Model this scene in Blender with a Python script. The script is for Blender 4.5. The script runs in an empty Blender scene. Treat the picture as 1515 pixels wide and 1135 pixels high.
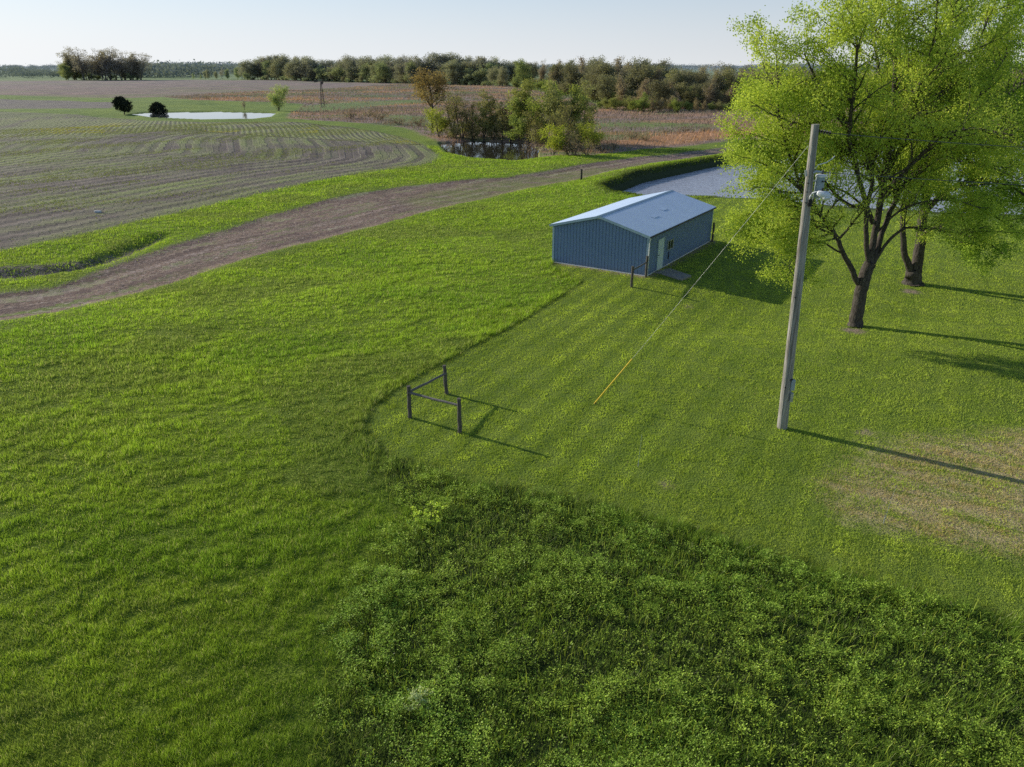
import bpy, math, random
import numpy as np
from mathutils import Vector

# ------------------------------------------------------------------ basics
rng = np.random.default_rng(11)
scene = bpy.context.scene
COL = scene.collection
H = 11.8                                  # height of the viewpoint above the yard
F, CX, CY = 1090.0, 757.5, 567.5
PITCH = math.radians(23.35)
CP, SP = math.cos(PITCH), math.sin(PITCH)
SUN_AZ, SUN_EL = math.radians(-59.5), math.radians(20.5)
SUN = np.array([math.sin(SUN_AZ) * math.cos(SUN_EL), math.cos(SUN_AZ) * math.cos(SUN_EL), math.sin(SUN_EL)])


def ray(px, py):
    u, v = (px - CX) / F, (CY - py) / F
    return np.array([u, CP + v * SP, v * CP - SP])


def flat(px, py, z=0.0):
    d = ray(px, py)
    t = (z - H) / d[2]
    return np.array([d[0] * t, d[1] * t])


def at_depth(px, py, Y):
    d = ray(px, py)
    t = Y / d[1]
    return np.array([d[0] * t, Y, H + d[2] * t])


def P2(pts, z=0.0):
    return np.array([flat(a, b, z) for a, b in pts])


def sstep(a, b, x):
    t = np.clip((x - a) / (b - a), 0, 1)
    return t * t * (3 - 2 * t)


def _h(ix, iy, s):
    n = (ix.astype(np.int64) * 374761393 + iy.astype(np.int64) * 668265263 + s * 974634777) & 0x7FFFFFFF
    n = ((n ^ (n >> 13)) * 1274126177) & 0x7FFFFFFF
    n = n ^ (n >> 16)
    return (n & 0xFFFF) / 65535.0


def vnoise(x, y, s=0):
    x = np.asarray(x, float); y = np.asarray(y, float)
    ix, iy = np.floor(x), np.floor(y)
    fx, fy = x - ix, y - iy
    fx = fx * fx * (3 - 2 * fx); fy = fy * fy * (3 - 2 * fy)
    a, b = _h(ix, iy, s), _h(ix + 1, iy, s)
    c, d = _h(ix, iy + 1, s), _h(ix + 1, iy + 1, s)
    return (a + (b - a) * fx) * (1 - fy) + (c + (d - c) * fx) * fy


def fbm(x, y, s=0, o=4):
    v, a, t = 0, 1, 0
    for k in range(o):
        v = v + a * vnoise(x * 2 ** k, y * 2 ** k, s + k * 17); t += a; a *= .5
    return v / t


def dist_poly(x, y, poly, closed=True, cap=25.0):
    """signed distance in metres (positive inside when closed), capped away from the polygon"""
    x = np.asarray(x, float); y = np.asarray(y, float)
    lo, hi = poly.min(0) - cap, poly.max(0) + cap
    m = (x > lo[0]) & (x < hi[0]) & (y > lo[1]) & (y < hi[1])
    out = np.full(x.shape, -cap if closed else cap)
    X, Y = x[m], y[m]
    d2 = np.full(X.shape, 1e12)
    ins = np.zeros(X.shape, bool)
    n = len(poly)
    for i in range(n if closed else n - 1):
        a, b = poly[i], poly[(i + 1) % n]
        e = b - a
        wx, wy = X - a[0], Y - a[1]
        t = np.clip((wx * e[0] + wy * e[1]) / (e @ e + 1e-12), 0, 1)
        d2 = np.minimum(d2, (wx - e[0] * t) ** 2 + (wy - e[1] * t) ** 2)
        if closed:
            c = ((a[1] > Y) != (b[1] > Y)) & (X < (b[0] - a[0]) * (Y - a[1]) / (b[1] - a[1] + 1e-12) + a[0])
            ins ^= c
    d = np.sqrt(d2)
    if closed:
        d = np.where(ins, d, -d)
    out[m] = np.clip(d, -cap, None if closed else cap)
    return out


# ------------------------------------------------------------------ the plan of the place
LAWN = P2([(880, 352), (812, 394), (860, 417), (780, 469), (660, 534), (590, 572), (550, 602), (537, 632), (562, 667), (700, 712), (850, 735),
           (1000, 775), (1200, 838), (1400, 890), (1515, 922), (1800, 1000), (2600, 800), (2600, 400), (2200, 320), (1515, 300), (1080, 290), (990, 300)])
TRACK_UP = [(-500, 520), (-150, 456), (0, 432), (80, 422), (150, 398), (220, 372), (300, 347), (400, 316), (500, 291), (600, 276), (680, 267), (750, 263),
            (850, 246), (950, 231), (1080, 215), (1200, 206), (1500, 195)]
TRACK_LO = [(1500, 200), (1200, 213), (1090, 222), (1000, 238), (900, 255), (860, 263), (750, 285), (680, 300), (600, 320), (500, 346), (380, 376), (260, 416),
            (170, 441), (80, 463), (0, 474), (-150, 502), (-500, 580)]
TRACK = P2(TRACK_UP + TRACK_LO)
TRACK_EDGE = P2(TRACK_LO)
MIX = P2([(600, 292), (690, 272), (760, 265), (800, 259), (850, 250), (900, 246), (960, 240), (960, 243), (860, 262), (750, 284), (690, 297), (620, 305)])
FEDGE = [(-700, 500), (-200, 411), (0, 372), (100, 351), (200, 328), (300, 306), (400, 283), (500, 263), (590, 250), (640, 241), (652, 232), (632, 216), (600, 204)]
FIELD = P2(FEDGE + [(560, 197), (520, 190), (430, 181.5), (300, 180.5), (215, 177), (185, 173), (100, 167), (0, 164), (-300, 162), (-900, 165)])
FIELD_EDGE = P2(FEDGE)
UPPER = P2([(-900, 176), (0, 170), (110, 170), (200, 175), (300, 181), (430, 182), (520, 191), (580, 200), (625, 215), (560, 213), (480, 208), (400, 205), (330, 199),
            (270, 194), (200, 199), (100, 203), (0, 208), (-900, 230)])
FARF = P2([(-900, 119.5), (200, 119), (420, 118.5), (600, 123.5), (600, 131), (480, 133), (380, 138), (300, 141), (200, 144.5), (100, 143.5), (0, 142), (-900, 139)])
DARKF = P2([(-900, 146), (0, 146), (100, 148), (172, 151), (165, 159), (60, 158.5), (-900, 156)])
PRAI = P2([(240, 143), (330, 138), (480, 131.5), (600, 124), (740, 126.5), (790, 132), (900, 158), (1100, 161), (1500, 166), (1500, 190), (1200, 200), (1090, 207), (950, 219),
           (880, 229), (800, 232), (795, 214), (650, 209), (600, 190), (500, 181.5), (425, 176), (428, 168), (450, 152), (360, 151), (290, 150)])
ORANGE = P2([(905, 214), (960, 203), (1040, 195), (1120, 189), (1500, 182), (1500, 191), (1100, 203), (1000, 211), (940, 216)])
GREEN_B = P2([(862, 181), (960, 179.5), (1060, 183), (1060, 187), (950, 186), (862, 186)])
GREEN_C = P2([(560, 171), (650, 175), (650, 186), (575, 183)])
GREENS = P2([(415, 163), (450, 154), (520, 149), (620, 147), (625, 152), (540, 157), (500, 162), (470, 165)])
POND_A = P2([(186, 169.5), (225, 166), (330, 165.2), (412, 167), (402, 174), (372, 177.5), (300, 178), (225, 175)], -.4)
POND_B = P2([(646, 213), (700, 208), (780, 212), (801, 222), (798, 236), (760, 242), (700, 237), (660, 228)], -.5)
POND_C = P2([(904, 288), (950, 270), (1050, 248), (1130, 234), (1220, 222), (1330, 212), (1480, 205), (1640, 225), (1640, 310), (1515, 322), (1400, 318), (1250, 309),
             (1150, 303), (1070, 300.5), (960, 297), (916, 294)], -.75)
POND_C_FAR = P2([(904, 288), (950, 270), (1050, 248), (1130, 234), (1220, 222), (1330, 212), (1480, 205)], -.75)
DITCH_P = P2([(-120, 402), (0, 394), (60, 389), (120, 383), (150, 376), (195, 361), (235, 345), (240, 349), (205, 370), (170, 388), (120, 398), (60, 406), (0, 414), (-120, 424)])
DITCH = P2([(-120, 412), (0, 404), (60, 399), (110, 393), (140, 386), (185, 368), (235, 348)])
DEAD = P2([(1225, 712), (1262, 690), (1290, 668), (1360, 650), (1440, 645), (1515, 640), (1750, 660), (1750, 860), (1515, 822), (1420, 800), (1340, 786), (1262, 768), (1240, 745)])
WEED = P2([(548, 668), (700, 715), (850, 738), (1000, 778), (1200, 841), (1400, 893), (1515, 925), (1900, 1030), (1900, 1500), (560, 1500), (470, 1135), (520, 900), (600, 760)])

# the shed's frame: front right corner, direction of its front wall and of its long wall
SH0 = np.array([8.1756, 43.8043]); SHA = np.array([-0.84138, 0.54045]); SHB = np.array([0.54045, 0.84138])
SW, SL = 6.57, 11.62
SHED = np.array([SH0, SH0 + SHA * SW, SH0 + SHA * SW + SHB * SL, SH0 + SHB * SL])
TREES_BASE = [flat(1265, 481), flat(1350, 419)]


def relief(x, y):
    x = np.asarray(x, float); y = np.asarray(y, float)
    r = np.hypot(x, y)
    lawn = dist_poly(x, y, LAWN)
    rough = 1 - sstep(-1, 1.5, lawn)
    z = rough * sstep(8, 30, r) * (.30 * (fbm(x / 9, y / 9, 3, 3) - .5) + .10 * (fbm(x / 2.2, y / 1.5, 5, 2) - .5))
    z = z + (1 - rough) * .06 * (fbm(x / 3, y / 3, 9, 2) - .5)
    far = sstep(70, 160, r)
    z = z + far * 1.7 * (fbm(x / 55, y / 40, 21, 2) - .5) * (1 - sstep(400, 900, r) * .6)
    # the yard falls a little to the right of the shed
    t = (x - 9.8) * .86 - (y - 46.5) * .5
    z = z - .5 * sstep(0, 8, t) * sstep(29, 39, y) * (1 - sstep(70, 90, y))
    # old track, worn a little below the grass
    tr = dist_poly(x, y, TRACK)
    z = z - .16 * sstep(-.4, 1.2, tr) + .05 * sstep(0, 1, tr) * (fbm(x / 1.4, y / 1.4, 31, 3) - .5) * 2
    # ditch
    dd = dist_poly(x, y, DITCH, False)
    z = z - .38 * (1 - sstep(.1, 1.6, dd))
    # bank on the far side of the big pond
    db = dist_poly(x, y, POND_C_FAR, False)
    pc = dist_poly(x, y, POND_C)
    z = z + .4 * (1 - sstep(1.5, 6.0, db)) * sstep(-0.2, -.9, pc) * sstep(60, 72, y + .25 * x)
    for pond, wl, sl in ((POND_A, -.4, .3), (POND_B, -.5, .5), (POND_C, -.75, .85)):
        p = dist_poly(x, y, pond)
        low = np.where(p > .2, wl - np.minimum((p - .2) * sl, 1.6), wl + .25)
        w = sstep(-2.6, .3, p) if pond is not POND_C else np.where(y + .25 * x > 70, sstep(-1.3, .25, p), sstep(-2.6, .3, p))
        z = z * (1 - w) + (low) * w
    d = dist_poly(x, y, SHED)
    k = sstep(-1.6, -.2, d)
    z = z * (1 - k)
    return z


def G(px, py, cap=2500):
    """the point of the ground seen at a place in the picture"""
    z = 0.0
    for _ in range(8):
        p = flat(px, py, z)
        z = .5 * z + .5 * float(relief(np.array([p[0]]), np.array([p[1]]))[0])
    p = flat(px, py, z)
    return np.array([p[0], p[1], float(relief(np.array([p[0]]), np.array([p[1]]))[0])])


def gz(x, y):
    return float(relief(np.array([x]), np.array([y]))[0])


# ------------------------------------------------------------------ materials
class Sh:
    def __init__(self, name):
        self.m = bpy.data.materials.new(name)
        self.m.use_nodes = True
        self.t = self.m.node_tree
        self.t.nodes.clear()
        self.out = self.t.nodes.new('ShaderNodeOutputMaterial')

    def n(self, kind, props=None, **ins):
        nd = self.t.nodes.new('ShaderNode' + kind)
        for k, v in (props or {}).items():
            setattr(nd, k, v)
        for k, v in ins.items():
            key = int(k[1:]) if k[0] == 'i' and k[1:].isdigit() else k.replace('_', ' ')
            self.put(nd.inputs[key], v)
        return nd

    def put(self, sock, v):
        if isinstance(v, bpy.types.NodeSocket):
            self.t.links.new(v, sock)
        elif isinstance(v, (tuple, list)) and sock.type == 'RGBA' and len(v) == 3:
            sock.default_value = (*v, 1)
        else:
            sock.default_value = v

    def math(self, op, a, b=0.0, c=None, clamp=False):
        nd = self.n('Math', {'operation': op, 'use_clamp': clamp}, i0=a, i1=b)
        if c is not None:
            self.put(nd.inputs[2], c)
        return nd.outputs[0]

    def mix(self, f, a, b, blend='MIX'):
        nd = self.t.nodes.new('ShaderNodeMix')
        nd.data_type = 'RGBA'; nd.blend_type = blend
        self.put(nd.inputs[0], f); self.put(nd.inputs[6], a); self.put(nd.inputs[7], b)
        return nd.outputs[2]

    def noise(self, scale, detail=3.0, rough=.55, vec=None, dist=0.0):
        nd = self.n('TexNoise', Scale=scale, Detail=detail, Roughness=rough, Distortion=dist)
        if vec is not None:
            self.t.links.new(vec, nd.inputs['Vector'])
        return nd.outputs[0]

    def ss(self, x, a, b):
        nd = self.n('MapRange', {'interpolation_type': 'SMOOTHSTEP'}, Value=x)
        nd.inputs['From Min'].default_value = a; nd.inputs['From Max'].default_value = b
        return nd.outputs[0]

    def attr(self, name):
        return self.n('Attribute', {'attribute_name': name})

    def pos(self):
        return self.n('NewGeometry').outputs['Position']

    def scalev(self, v, s):
        nd = self.n('VectorMath', {'operation': 'MULTIPLY'}, i0=v)
        nd.inputs[1].default_value = s
        return nd.outputs[0]

    def obj(self):
        return self.n('TexCoord').outputs['Object']

    def bump(self, h, strength=.5, dist=.02):
        return self.n('Bump', Height=h, Strength=strength, Distance=dist).outputs[0]

    def done(self, col, rough=.7, metal=0.0, spec=.3, normal=None, **kw):
        b = self.n('BsdfPrincipled', Base_Color=col, Roughness=rough, Metallic=metal)
        b.inputs['Specular IOR Level'].default_value = spec
        if normal is not None:
            self.t.links.new(normal, b.inputs['Normal'])
        for k, v in kw.items():
            self.put(b.inputs[k.replace('_', ' ')], v)
        self.t.links.new(b.outputs[0], self.out.inputs[0])
        return self.m


def leaf_material(name, trans=.45, tint=0.0, gloss=0.0, gain=(1.4, 1.4, 1.4)):
    s = Sh(name)
    c = s.scalev(s.attr('Col').outputs['Color'], gain)
    if tint:
        r = s.n('ObjectInfo').outputs['Random']
        hs = s.n('HueSaturation', Color=c, Hue=s.math('MULTIPLY_ADD', r, tint * .12, .5 - tint * .06), Value=s.math('MULTIPLY_ADD', r, tint * .6, 1 - tint * .3),
                 Saturation=s.math('MULTIPLY_ADD', s.math('FRACT', s.math('MULTIPLY', r, 7.3)), tint * .6, 1 - tint * .3))
        c = hs.outputs[0]
    d = s.n('BsdfDiffuse', Color=c)
    t = s.n('BsdfTranslucent', Color=s.mix(1.0, c, (1.0, 1.0, .55), 'MULTIPLY'))
    m = s.n('MixShader', i0=trans, i1=d.outputs[0], i2=t.outputs[0])
    g = s.n('BsdfGlossy', Color=(1, 1, 1), Roughness=.45)
    m2 = s.n('MixShader', i0=gloss, i1=m.outputs[0], i2=g.outputs[0]) if gloss else m
    s.t.links.new(m2.outputs[0], s.out.inputs[0])
    return s.m


HAZE = (.36, .42, .52)


def ground_material():
    s = Sh('ground_cover')
    p = s.pos()
    A = lambda n: s.attr(n).outputs['Fac']
    nf = s.noise(3.5, 4, .6, p)            # fine
    nm = s.noise(.55, 4, .6, p)            # patches of about two metres
    nl = s.noise(.09, 3, .55, p)           # patches of about ten metres
    nx = s.noise(14, 3, .6, p)
    nz = s.noise(.35, 5, .65, s.scalev(p, (.5, 1.6, 1)))
    sub = lambda a, b: s.math('SUBTRACT', a, b)

    def edge(sd, amp=1.0, soft=.25):
        v = s.math('ADD', sd, s.math('MULTIPLY', sub(s.math('MULTIPLY_ADD', nf, .6, s.math('MULTIPLY', nm, .5)), .55), amp * 2))
        return s.ss(v, -soft, soft)
    # grass
    g1 = s.mix(s.ss(nm, .3, .7), (.075, .125, .012), (.125, .175, .022))
    g1 = s.mix(s.ss(nl, .35, .7), g1, (.15, .20, .022))
    g1 = s.mix(s.math('MULTIPLY', s.ss(nf, .5, .75), .5), g1, (.05, .085, .012))
    # mown lawn
    st = A('stripe')
    band = s.math('MULTIPLY_ADD', s.math('SINE', s.math('MULTIPLY', st, 5.0)), .5, .5)
    l1 = s.mix(s.ss(nm, .25, .75), (.065, .105, .014), (.10, .145, .022))
    l1 = s.mix(s.math('MULTIPLY', band, .2), l1, (.16, .19, .035))
    l1 = s.mix(s.math('MULTIPLY', s.ss(s.noise(1.1, 4, .6, p), .62, .78), .3), l1, (.2, .19, .09))
    col = s.mix(edge(A('lawn'), .1, .1), g1, l1)
    dead = s.mix(s.ss(nf, .3, .7), (.20, .165, .082), (.33, .275, .155))
    sn = s.noise(1.0, 4, .65, s.n('CombineXYZ', X=s.math('MULTIPLY', A('deadu'), .30), Y=s.math('MULTIPLY', A('deadv'), 1.5)).outputs[0])
    dm = s.math('MULTIPLY', edge(A('dead'), 1.6, .9), s.ss(s.math('MULTIPLY_ADD', nx, .25, sn), .46, .64))
    col = s.mix(s.math('MULTIPLY', dm, .9), col, dead)
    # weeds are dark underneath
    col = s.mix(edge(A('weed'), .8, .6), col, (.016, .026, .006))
    # dirt track
    tx = A('across')
    d1 = s.mix(s.ss(nm, .3, .7), (.135, .092, .066), (.225, .160, .120))
    d1 = s.mix(s.ss(nf, .42, .70), d1, (.075, .055, .048))
    d1 = s.mix(s.math('MULTIPLY', s.ss(s.noise(6.0, 4, .75, p), .50, .66), .7), d1, (.045, .033, .030))
    d1 = s.mix(s.math('MULTIPLY', s.ss(s.noise(4.3, 4, .75, p), .54, .64), .75), d1, (.36, .30, .26))
    streak = s.noise(1.0, 4, .7, s.n('CombineXYZ', X=s.math('MULTIPLY', tx, 2.3), Y=s.math('MULTIPLY', A('along'), .10)).outputs[0])
    d1 = s.mix(s.math('MULTIPLY', s.ss(streak, .52, .68), .75), d1, (.36, .31, .275))
    d1 = s.mix(s.math('MULTIPLY', s.ss(streak, .48, .36), .6), d1, (.09, .062, .055))
    wob = s.math('ADD', tx, s.math('MULTIPLY', s.math('SUBTRACT', nl, .5), 1.2))
    for off in (1.7, 3.5, 5.0):
        rut = s.ss(s.math('ABSOLUTE', s.math('SUBTRACT', wob, off)), .34, .10)
        d1 = s.mix(s.math('MULTIPLY', rut, s.math('MULTIPLY', s.ss(nm, .35, .6), .6)), d1, (.062, .044, .036))
        ridge = s.ss(s.math('ABSOLUTE', s.math('SUBTRACT', wob, off + .55)), .22, .06)
        d1 = s.mix(s.math('MULTIPLY', ridge, s.math('MULTIPLY', s.ss(nf, .4, .6), .55)), d1, (.33, .27, .225))
    gs = s.ss(s.math('ABSOLUTE', s.math('SUBTRACT', wob, 1.05)), .38, .08)
    gs = s.math('MULTIPLY', gs, s.math('MULTIPLY', s.ss(s.n('SeparateXYZ', Vector=p).outputs[0], -19.0, -26.0), s.ss(nf, .38, .52)))
    d1 = s.mix(gs, d1, (.075, .115, .018))
    gm = s.ss(s.math('ADD', s.math('MULTIPLY_ADD', nf, .30, streak), s.math('MULTIPLY', nm, .4)), .86, .98)
    gm = s.math('MAXIMUM', s.math('MULTIPLY', gm, .55), s.math('MULTIPLY', s.math('MULTIPLY', edge(A('mixed'), 2.0, 2.0), .72), s.ss(s.math('MULTIPLY_ADD', nf, .5, nz), .58, .80)))
    d1 = s.mix(gm, d1, (.125, .15, .035))
    col = s.mix(edge(A('track'), .8, .3), col, d1)
    col = s.mix(s.math('MULTIPLY', edge(A('mud'), 1.2, .5), s.math('MULTIPLY_ADD', s.ss(nf, .3, .5), .5, .5)), col, s.mix(s.ss(nf, .35, .65), (.03, .026, .022), (.17, .145, .115)))
    # crop field
    rowm, fal = A('row'), A('falong')
    cv = lambda a, b: s.n('CombineXYZ', X=s.math('MULTIPLY', rowm, a), Y=s.math('MULTIPLY', fal, b)).outputs[0]
    up = s.ss(A('upper'), -3, 3)
    rowv = s.math('ADD', s.math('MULTIPLY', rowm, .42), s.math('MULTIPLY', s.noise(1.0, 2, .5, cv(.2, .05)), .5))
    tri = s.math('MULTIPLY', s.math('PINGPONG', rowv, .5), 2.0)
    fineS = s.noise(1.0, 5, .7, cv(.9, .10), .3)
    wideS = s.noise(1.0, 5, .65, cv(.10, .018), .5)
    f1 = s.mix(s.ss(fineS, .3, .7), (.078, .063, .052), (.158, .136, .112))
    f1 = s.mix(s.math('MULTIPLY', s.ss(tri, .5, .0), .30), f1, (.045, .037, .034))
    fg = s.mix(s.ss(nf, .35, .7), (.185, .20, .085), (.125, .17, .035))
    cov = s.math('MULTIPLY_ADD', fineS, .35, s.math('MULTIPLY_ADD', nl, .35, wideS))
    cov = s.math('MULTIPLY_ADD', up, .10, cov)
    cover = s.ss(cov, .74, .98)
    f1 = s.mix(s.math('MULTIPLY', cover, s.math('MULTIPLY_ADD', s.ss(tri, .15, .7), .6, .4)), f1, fg)
    f1 = s.mix(s.math('MULTIPLY', s.math('MULTIPLY', up, s.ss(nz, .35, .62)), s.math('MULTIPLY', s.ss(tri, .3, .8), .45)), f1, (.21, .205, .11))
    yl = s.ss(s.noise(.05, 3, .6, p), .60, .70)
    f1 = s.mix(s.math('MULTIPLY', yl, s.math('MULTIPLY', up, .5)), f1, (.25, .24, .05))
    col = s.mix(edge(A('field'), 1.0, .5), col, f1)
    # fields beyond
    q1 = s.mix(s.ss(nl, .3, .7), (.125, .093, .075), (.23, .158, .118))
    q1 = s.mix(s.math('MULTIPLY', s.ss(s.noise(.03, 5, .7, s.scalev(p, (.3, 1, 1))), .48, .60), .7), q1, (.15, .15, .055))
    q1 = s.mix(s.math('MULTIPLY', s.ss(nm, .5, .7), .4), q1, (.10, .08, .07))
    col = s.mix(edge(A('farfield'), 3, 3), col, q1)
    col = s.mix(edge(A('darkfield'), 2, 1), col, s.mix(s.ss(nz, .4, .65), (.12, .10, .09), (.17, .155, .10)))
    # prairie of dead grass and brush
    big = s.noise(.022, 4, .6, s.scalev(p, (.55, 1.5, 1)), .6)
    r1 = s.mix(s.ss(nm, .3, .7), (.135, .10, .085), (.25, .18, .14))
    r1 = s.mix(s.math('MULTIPLY', s.ss(big, .50, .58), .8), r1, (.30, .165, .09))
    r1 = s.mix(s.math('MULTIPLY', s.ss(s.noise(.035, 4, .6, s.scalev(p, (.6, 1.6, 1))), .52, .62), .8), r1, (.10, .135, .04))
    r1 = s.mix(s.math('MULTIPLY', s.ss(nm, .52, .72), .5), r1, (.10, .075, .065))
    r1 = s.mix(edge(A('orange'), 2.5, 1.5), r1, s.mix(nf, (.22, .125, .065), (.36, .21, .11)))
    gr = s.math('MULTIPLY', edge(A('greens'), 5, 4), s.math('MULTIPLY_ADD', s.ss(nm, .3, .6), .6, .35))
    r1 = s.mix(gr, r1, (.11, .165, .03))
    col = s.mix(edge(A('prairie'), 2, 1.0), col, r1)
    bk = s.math('MULTIPLY', s.ss(A('pondc'), -1.7, -.9), A('farbank'))
    col = s.mix(bk, col, s.mix(nf, (.016, .022, .008), (.045, .060, .015)))  # shadow side of the far pond bank, painted dark into the ground colour
    # soil round trunks and the shed
    col = s.mix(s.math('MULTIPLY', edge(A('bare'), .6, .3), s.ss(nf, .3, .5)), col, (.19, .15, .11))
    # haze over the far distance, mixed into the ground colour
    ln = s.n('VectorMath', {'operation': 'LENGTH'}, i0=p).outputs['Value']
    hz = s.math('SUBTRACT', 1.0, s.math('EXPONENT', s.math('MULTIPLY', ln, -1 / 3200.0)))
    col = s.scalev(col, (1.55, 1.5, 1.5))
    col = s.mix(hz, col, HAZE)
    h = s.math('ADD', s.math('MULTIPLY', nf, .6), s.math('MULTIPLY', nx, .35))
    h = s.math('ADD', h, s.math('MULTIPLY', s.math('MULTIPLY', edge(A('field'), 1, .5), tri), .9))
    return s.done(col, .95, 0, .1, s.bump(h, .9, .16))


def water_material(name, tint, rough, scale, strength, dist):
    s = Sh(name)
    p = s.pos()
    w = s.math('ADD', s.noise(scale, 3, .55, s.n('Mapping', Vector=p, Rotation=(0, 0, .6), Scale=(.55, 1.5, 1)).outputs[0], .4), s.math('MULTIPLY', s.noise(scale * 3, 2, .5, p), .4))
    return s.done(tint, rough, 0, .5, s.bump(w, strength, dist), IOR=1.33)


def simple(name, c1, c2, scale=6.0, rough=.7, metal=0.0, spec=.3, stretch=(1, 1, 1), bump=.0, lo=.35, hi=.65):
    s = Sh(name)
    v = s.scalev(s.obj(), stretch)
    n = s.noise(scale, 5, .6, v)
    c = s.mix(s.ss(n, lo, hi), c1, c2)
    nb = s.bump(s.noise(scale * 2.3, 4, .6, v), bump, .01) if bump else None
    return s.done(c, rough, metal, spec, nb)


def pole_material():
    s = Sh('weathered_pole_wood')
    v = s.scalev(s.obj(), (30, 30, .55))
    n = s.noise(1.0, 6, .65, v)
    c = s.mix(s.ss(n, .35, .65), (.46, .43, .39), (.17, .15, .13))
    c = s.mix(s.ss(s.noise(2.0, 4, .7, s.scalev(s.obj(), (30, 30, .5))), .60, .66), c, (.035, .028, .022))
    return s.done(c, .85, 0, .2, s.bump(n, .8, .02))


def bark_material(name, a, b):
    s = Sh(name)
    v = s.scalev(s.pos(), (7, 7, 2.2))
    n = s.noise(1.6, 6, .7, v, .5)
    return s.done(s.mix(s.ss(n, .35, .65), a, b), .9, 0, .15, s.bump(n, 1.0, .06))


M = {}
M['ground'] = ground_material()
M['meadow_leaf'] = leaf_material('meadow_blades', .45, gain=(2.22, 2.34, 3.2))
M['lawn_leaf'] = leaf_material('lawn_blades', .40, gain=(3.85, 3.7, 3.9))
M['weed_leaf'] = leaf_material('weed_leaves', .32, gloss=.012, gain=(4.1, 3.4, 2.7))
M['dry_leaf'] = leaf_material('dry_prairie_stems', .25, gain=(1.5, 1.5, 1.5))
M['maple_leaf'] = leaf_material('spring_maple_leaves', .42, gain=(2.9, 2.75, 5.0))
M['tree_leaf'] = leaf_material('woodland_leaves', .42, tint=.30, gain=(2.75, 2.5, 2.35))
M['juniper_leaf'] = leaf_material('juniper_sprays', .08)
M['bark'] = bark_material('maple_bark', (.05, .042, .035), (.125, .108, .09))
M['bark_dark'] = bark_material('dark_bark', (.055, .046, .04), (.13, .11, .095))
M['bark_far'] = bark_material('far_bark', (.10, .09, .08), (.19, .17, .155))
def wall_material():
    s = Sh('blue_ribbed_steel')
    o = s.obj()
    sp = s.n('SeparateXYZ', Vector=o)
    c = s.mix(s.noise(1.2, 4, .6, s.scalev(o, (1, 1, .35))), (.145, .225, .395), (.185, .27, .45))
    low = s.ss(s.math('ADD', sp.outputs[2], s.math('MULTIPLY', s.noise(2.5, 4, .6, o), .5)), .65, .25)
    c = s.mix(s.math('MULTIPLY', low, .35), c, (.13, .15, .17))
    return s.done(c, .45, 0, .4)


M['wall'] = wall_material()
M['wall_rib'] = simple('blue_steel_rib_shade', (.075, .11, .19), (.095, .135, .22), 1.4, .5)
M['trim'] = simple('pale_blue_trim', (.27, .38, .48), (.33, .44, .54), 2, .4, 0, .5)
M['roof'] = simple('blue_roof_steel', (.56, .69, .88), (.60, .73, .91), .55, .42, .1, .5, (1, 1, 1))
M['door'] = simple('pale_aqua_door_paint', (.55, .67, .68), (.60, .71, .72), 3, .5)
M['white'] = simple('white_paint', (.68, .70, .72), (.78, .79, .80), 5, .45)
M['dark'] = simple('black_metal', (.012, .012, .014), (.03, .03, .033), 8, .5)
M['concrete'] = simple('grey_concrete', (.20, .19, .18), (.30, .285, .27), 5, .9, bump=.3)
M['post'] = simple('weathered_grey_post', (.06, .052, .046), (.15, .13, .115), 5, .9, stretch=(8, 8, 1), bump=.5)
M['rail'] = simple('weathered_grey_rail', (.10, .09, .085), (.22, .20, .19), 5, .85, stretch=(6, 6, 2), bump=.4)
M['pole'] = pole_material()
M['galv'] = simple('galvanised_steel', (.36, .39, .42), (.48, .51, .54), 9, .4, .5, .5)
M['can'] = simple('transformer_grey_paint', (.30, .36, .40), (.36, .42, .46), 5, .4, 0, .5)
M['lamp'] = simple('white_lamp_enamel', (.72, .74, .76), (.80, .81, .82), 7, .35, 0, .5)
M['yellow'] = simple('yellow_plastic_guard', (.85, .56, .02), (.90, .62, .03), 7, .5)
M['wire'] = simple('dull_wire', (.28, .29, .28), (.36, .37, .36), 9, .5, .3)
M['wiredark'] = simple('dark_wire', (.10, .10, .105), (.16, .16, .16), 9, .5, .3)
M['glass'] = Sh('window_glass').done((.015, .018, .022), .06, 0, .6)
M['stone'] = simple('pale_stone', (.55, .54, .50), (.7, .69, .66), 4, .8)
M['tin'] = simple('rusty_windmill_steel', (.05, .042, .038), (.11, .095, .088), 5, .7, .3)


# ------------------------------------------------------------------ object helpers
def tag(o, label=None, cat=None, group=None, kind=None):
    for k, v in (('label', label), ('category', cat), ('group', group), ('kind', kind)):
        if v:
            o[k] = v
    return o


def link(name, me, mat=None, parent=None, loc=None):
    o = bpy.data.objects.new(name, me)
    COL.objects.link(o)
    if mat is not None and me is not None and not me.materials:
        me.materials.append(mat)
    if parent is not None:
        o.parent = parent
    if loc is not None:
        o.location = [float(c) for c in loc]
    return o


def empty(name, loc=(0, 0, 0), label=None, cat=None, group=None, rz=0.0):
    o = link(name, None, loc=loc)
    o.empty_display_size = .3
    o.rotation_euler = (0, 0, rz)
    return tag(o, label, cat, group)


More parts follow.
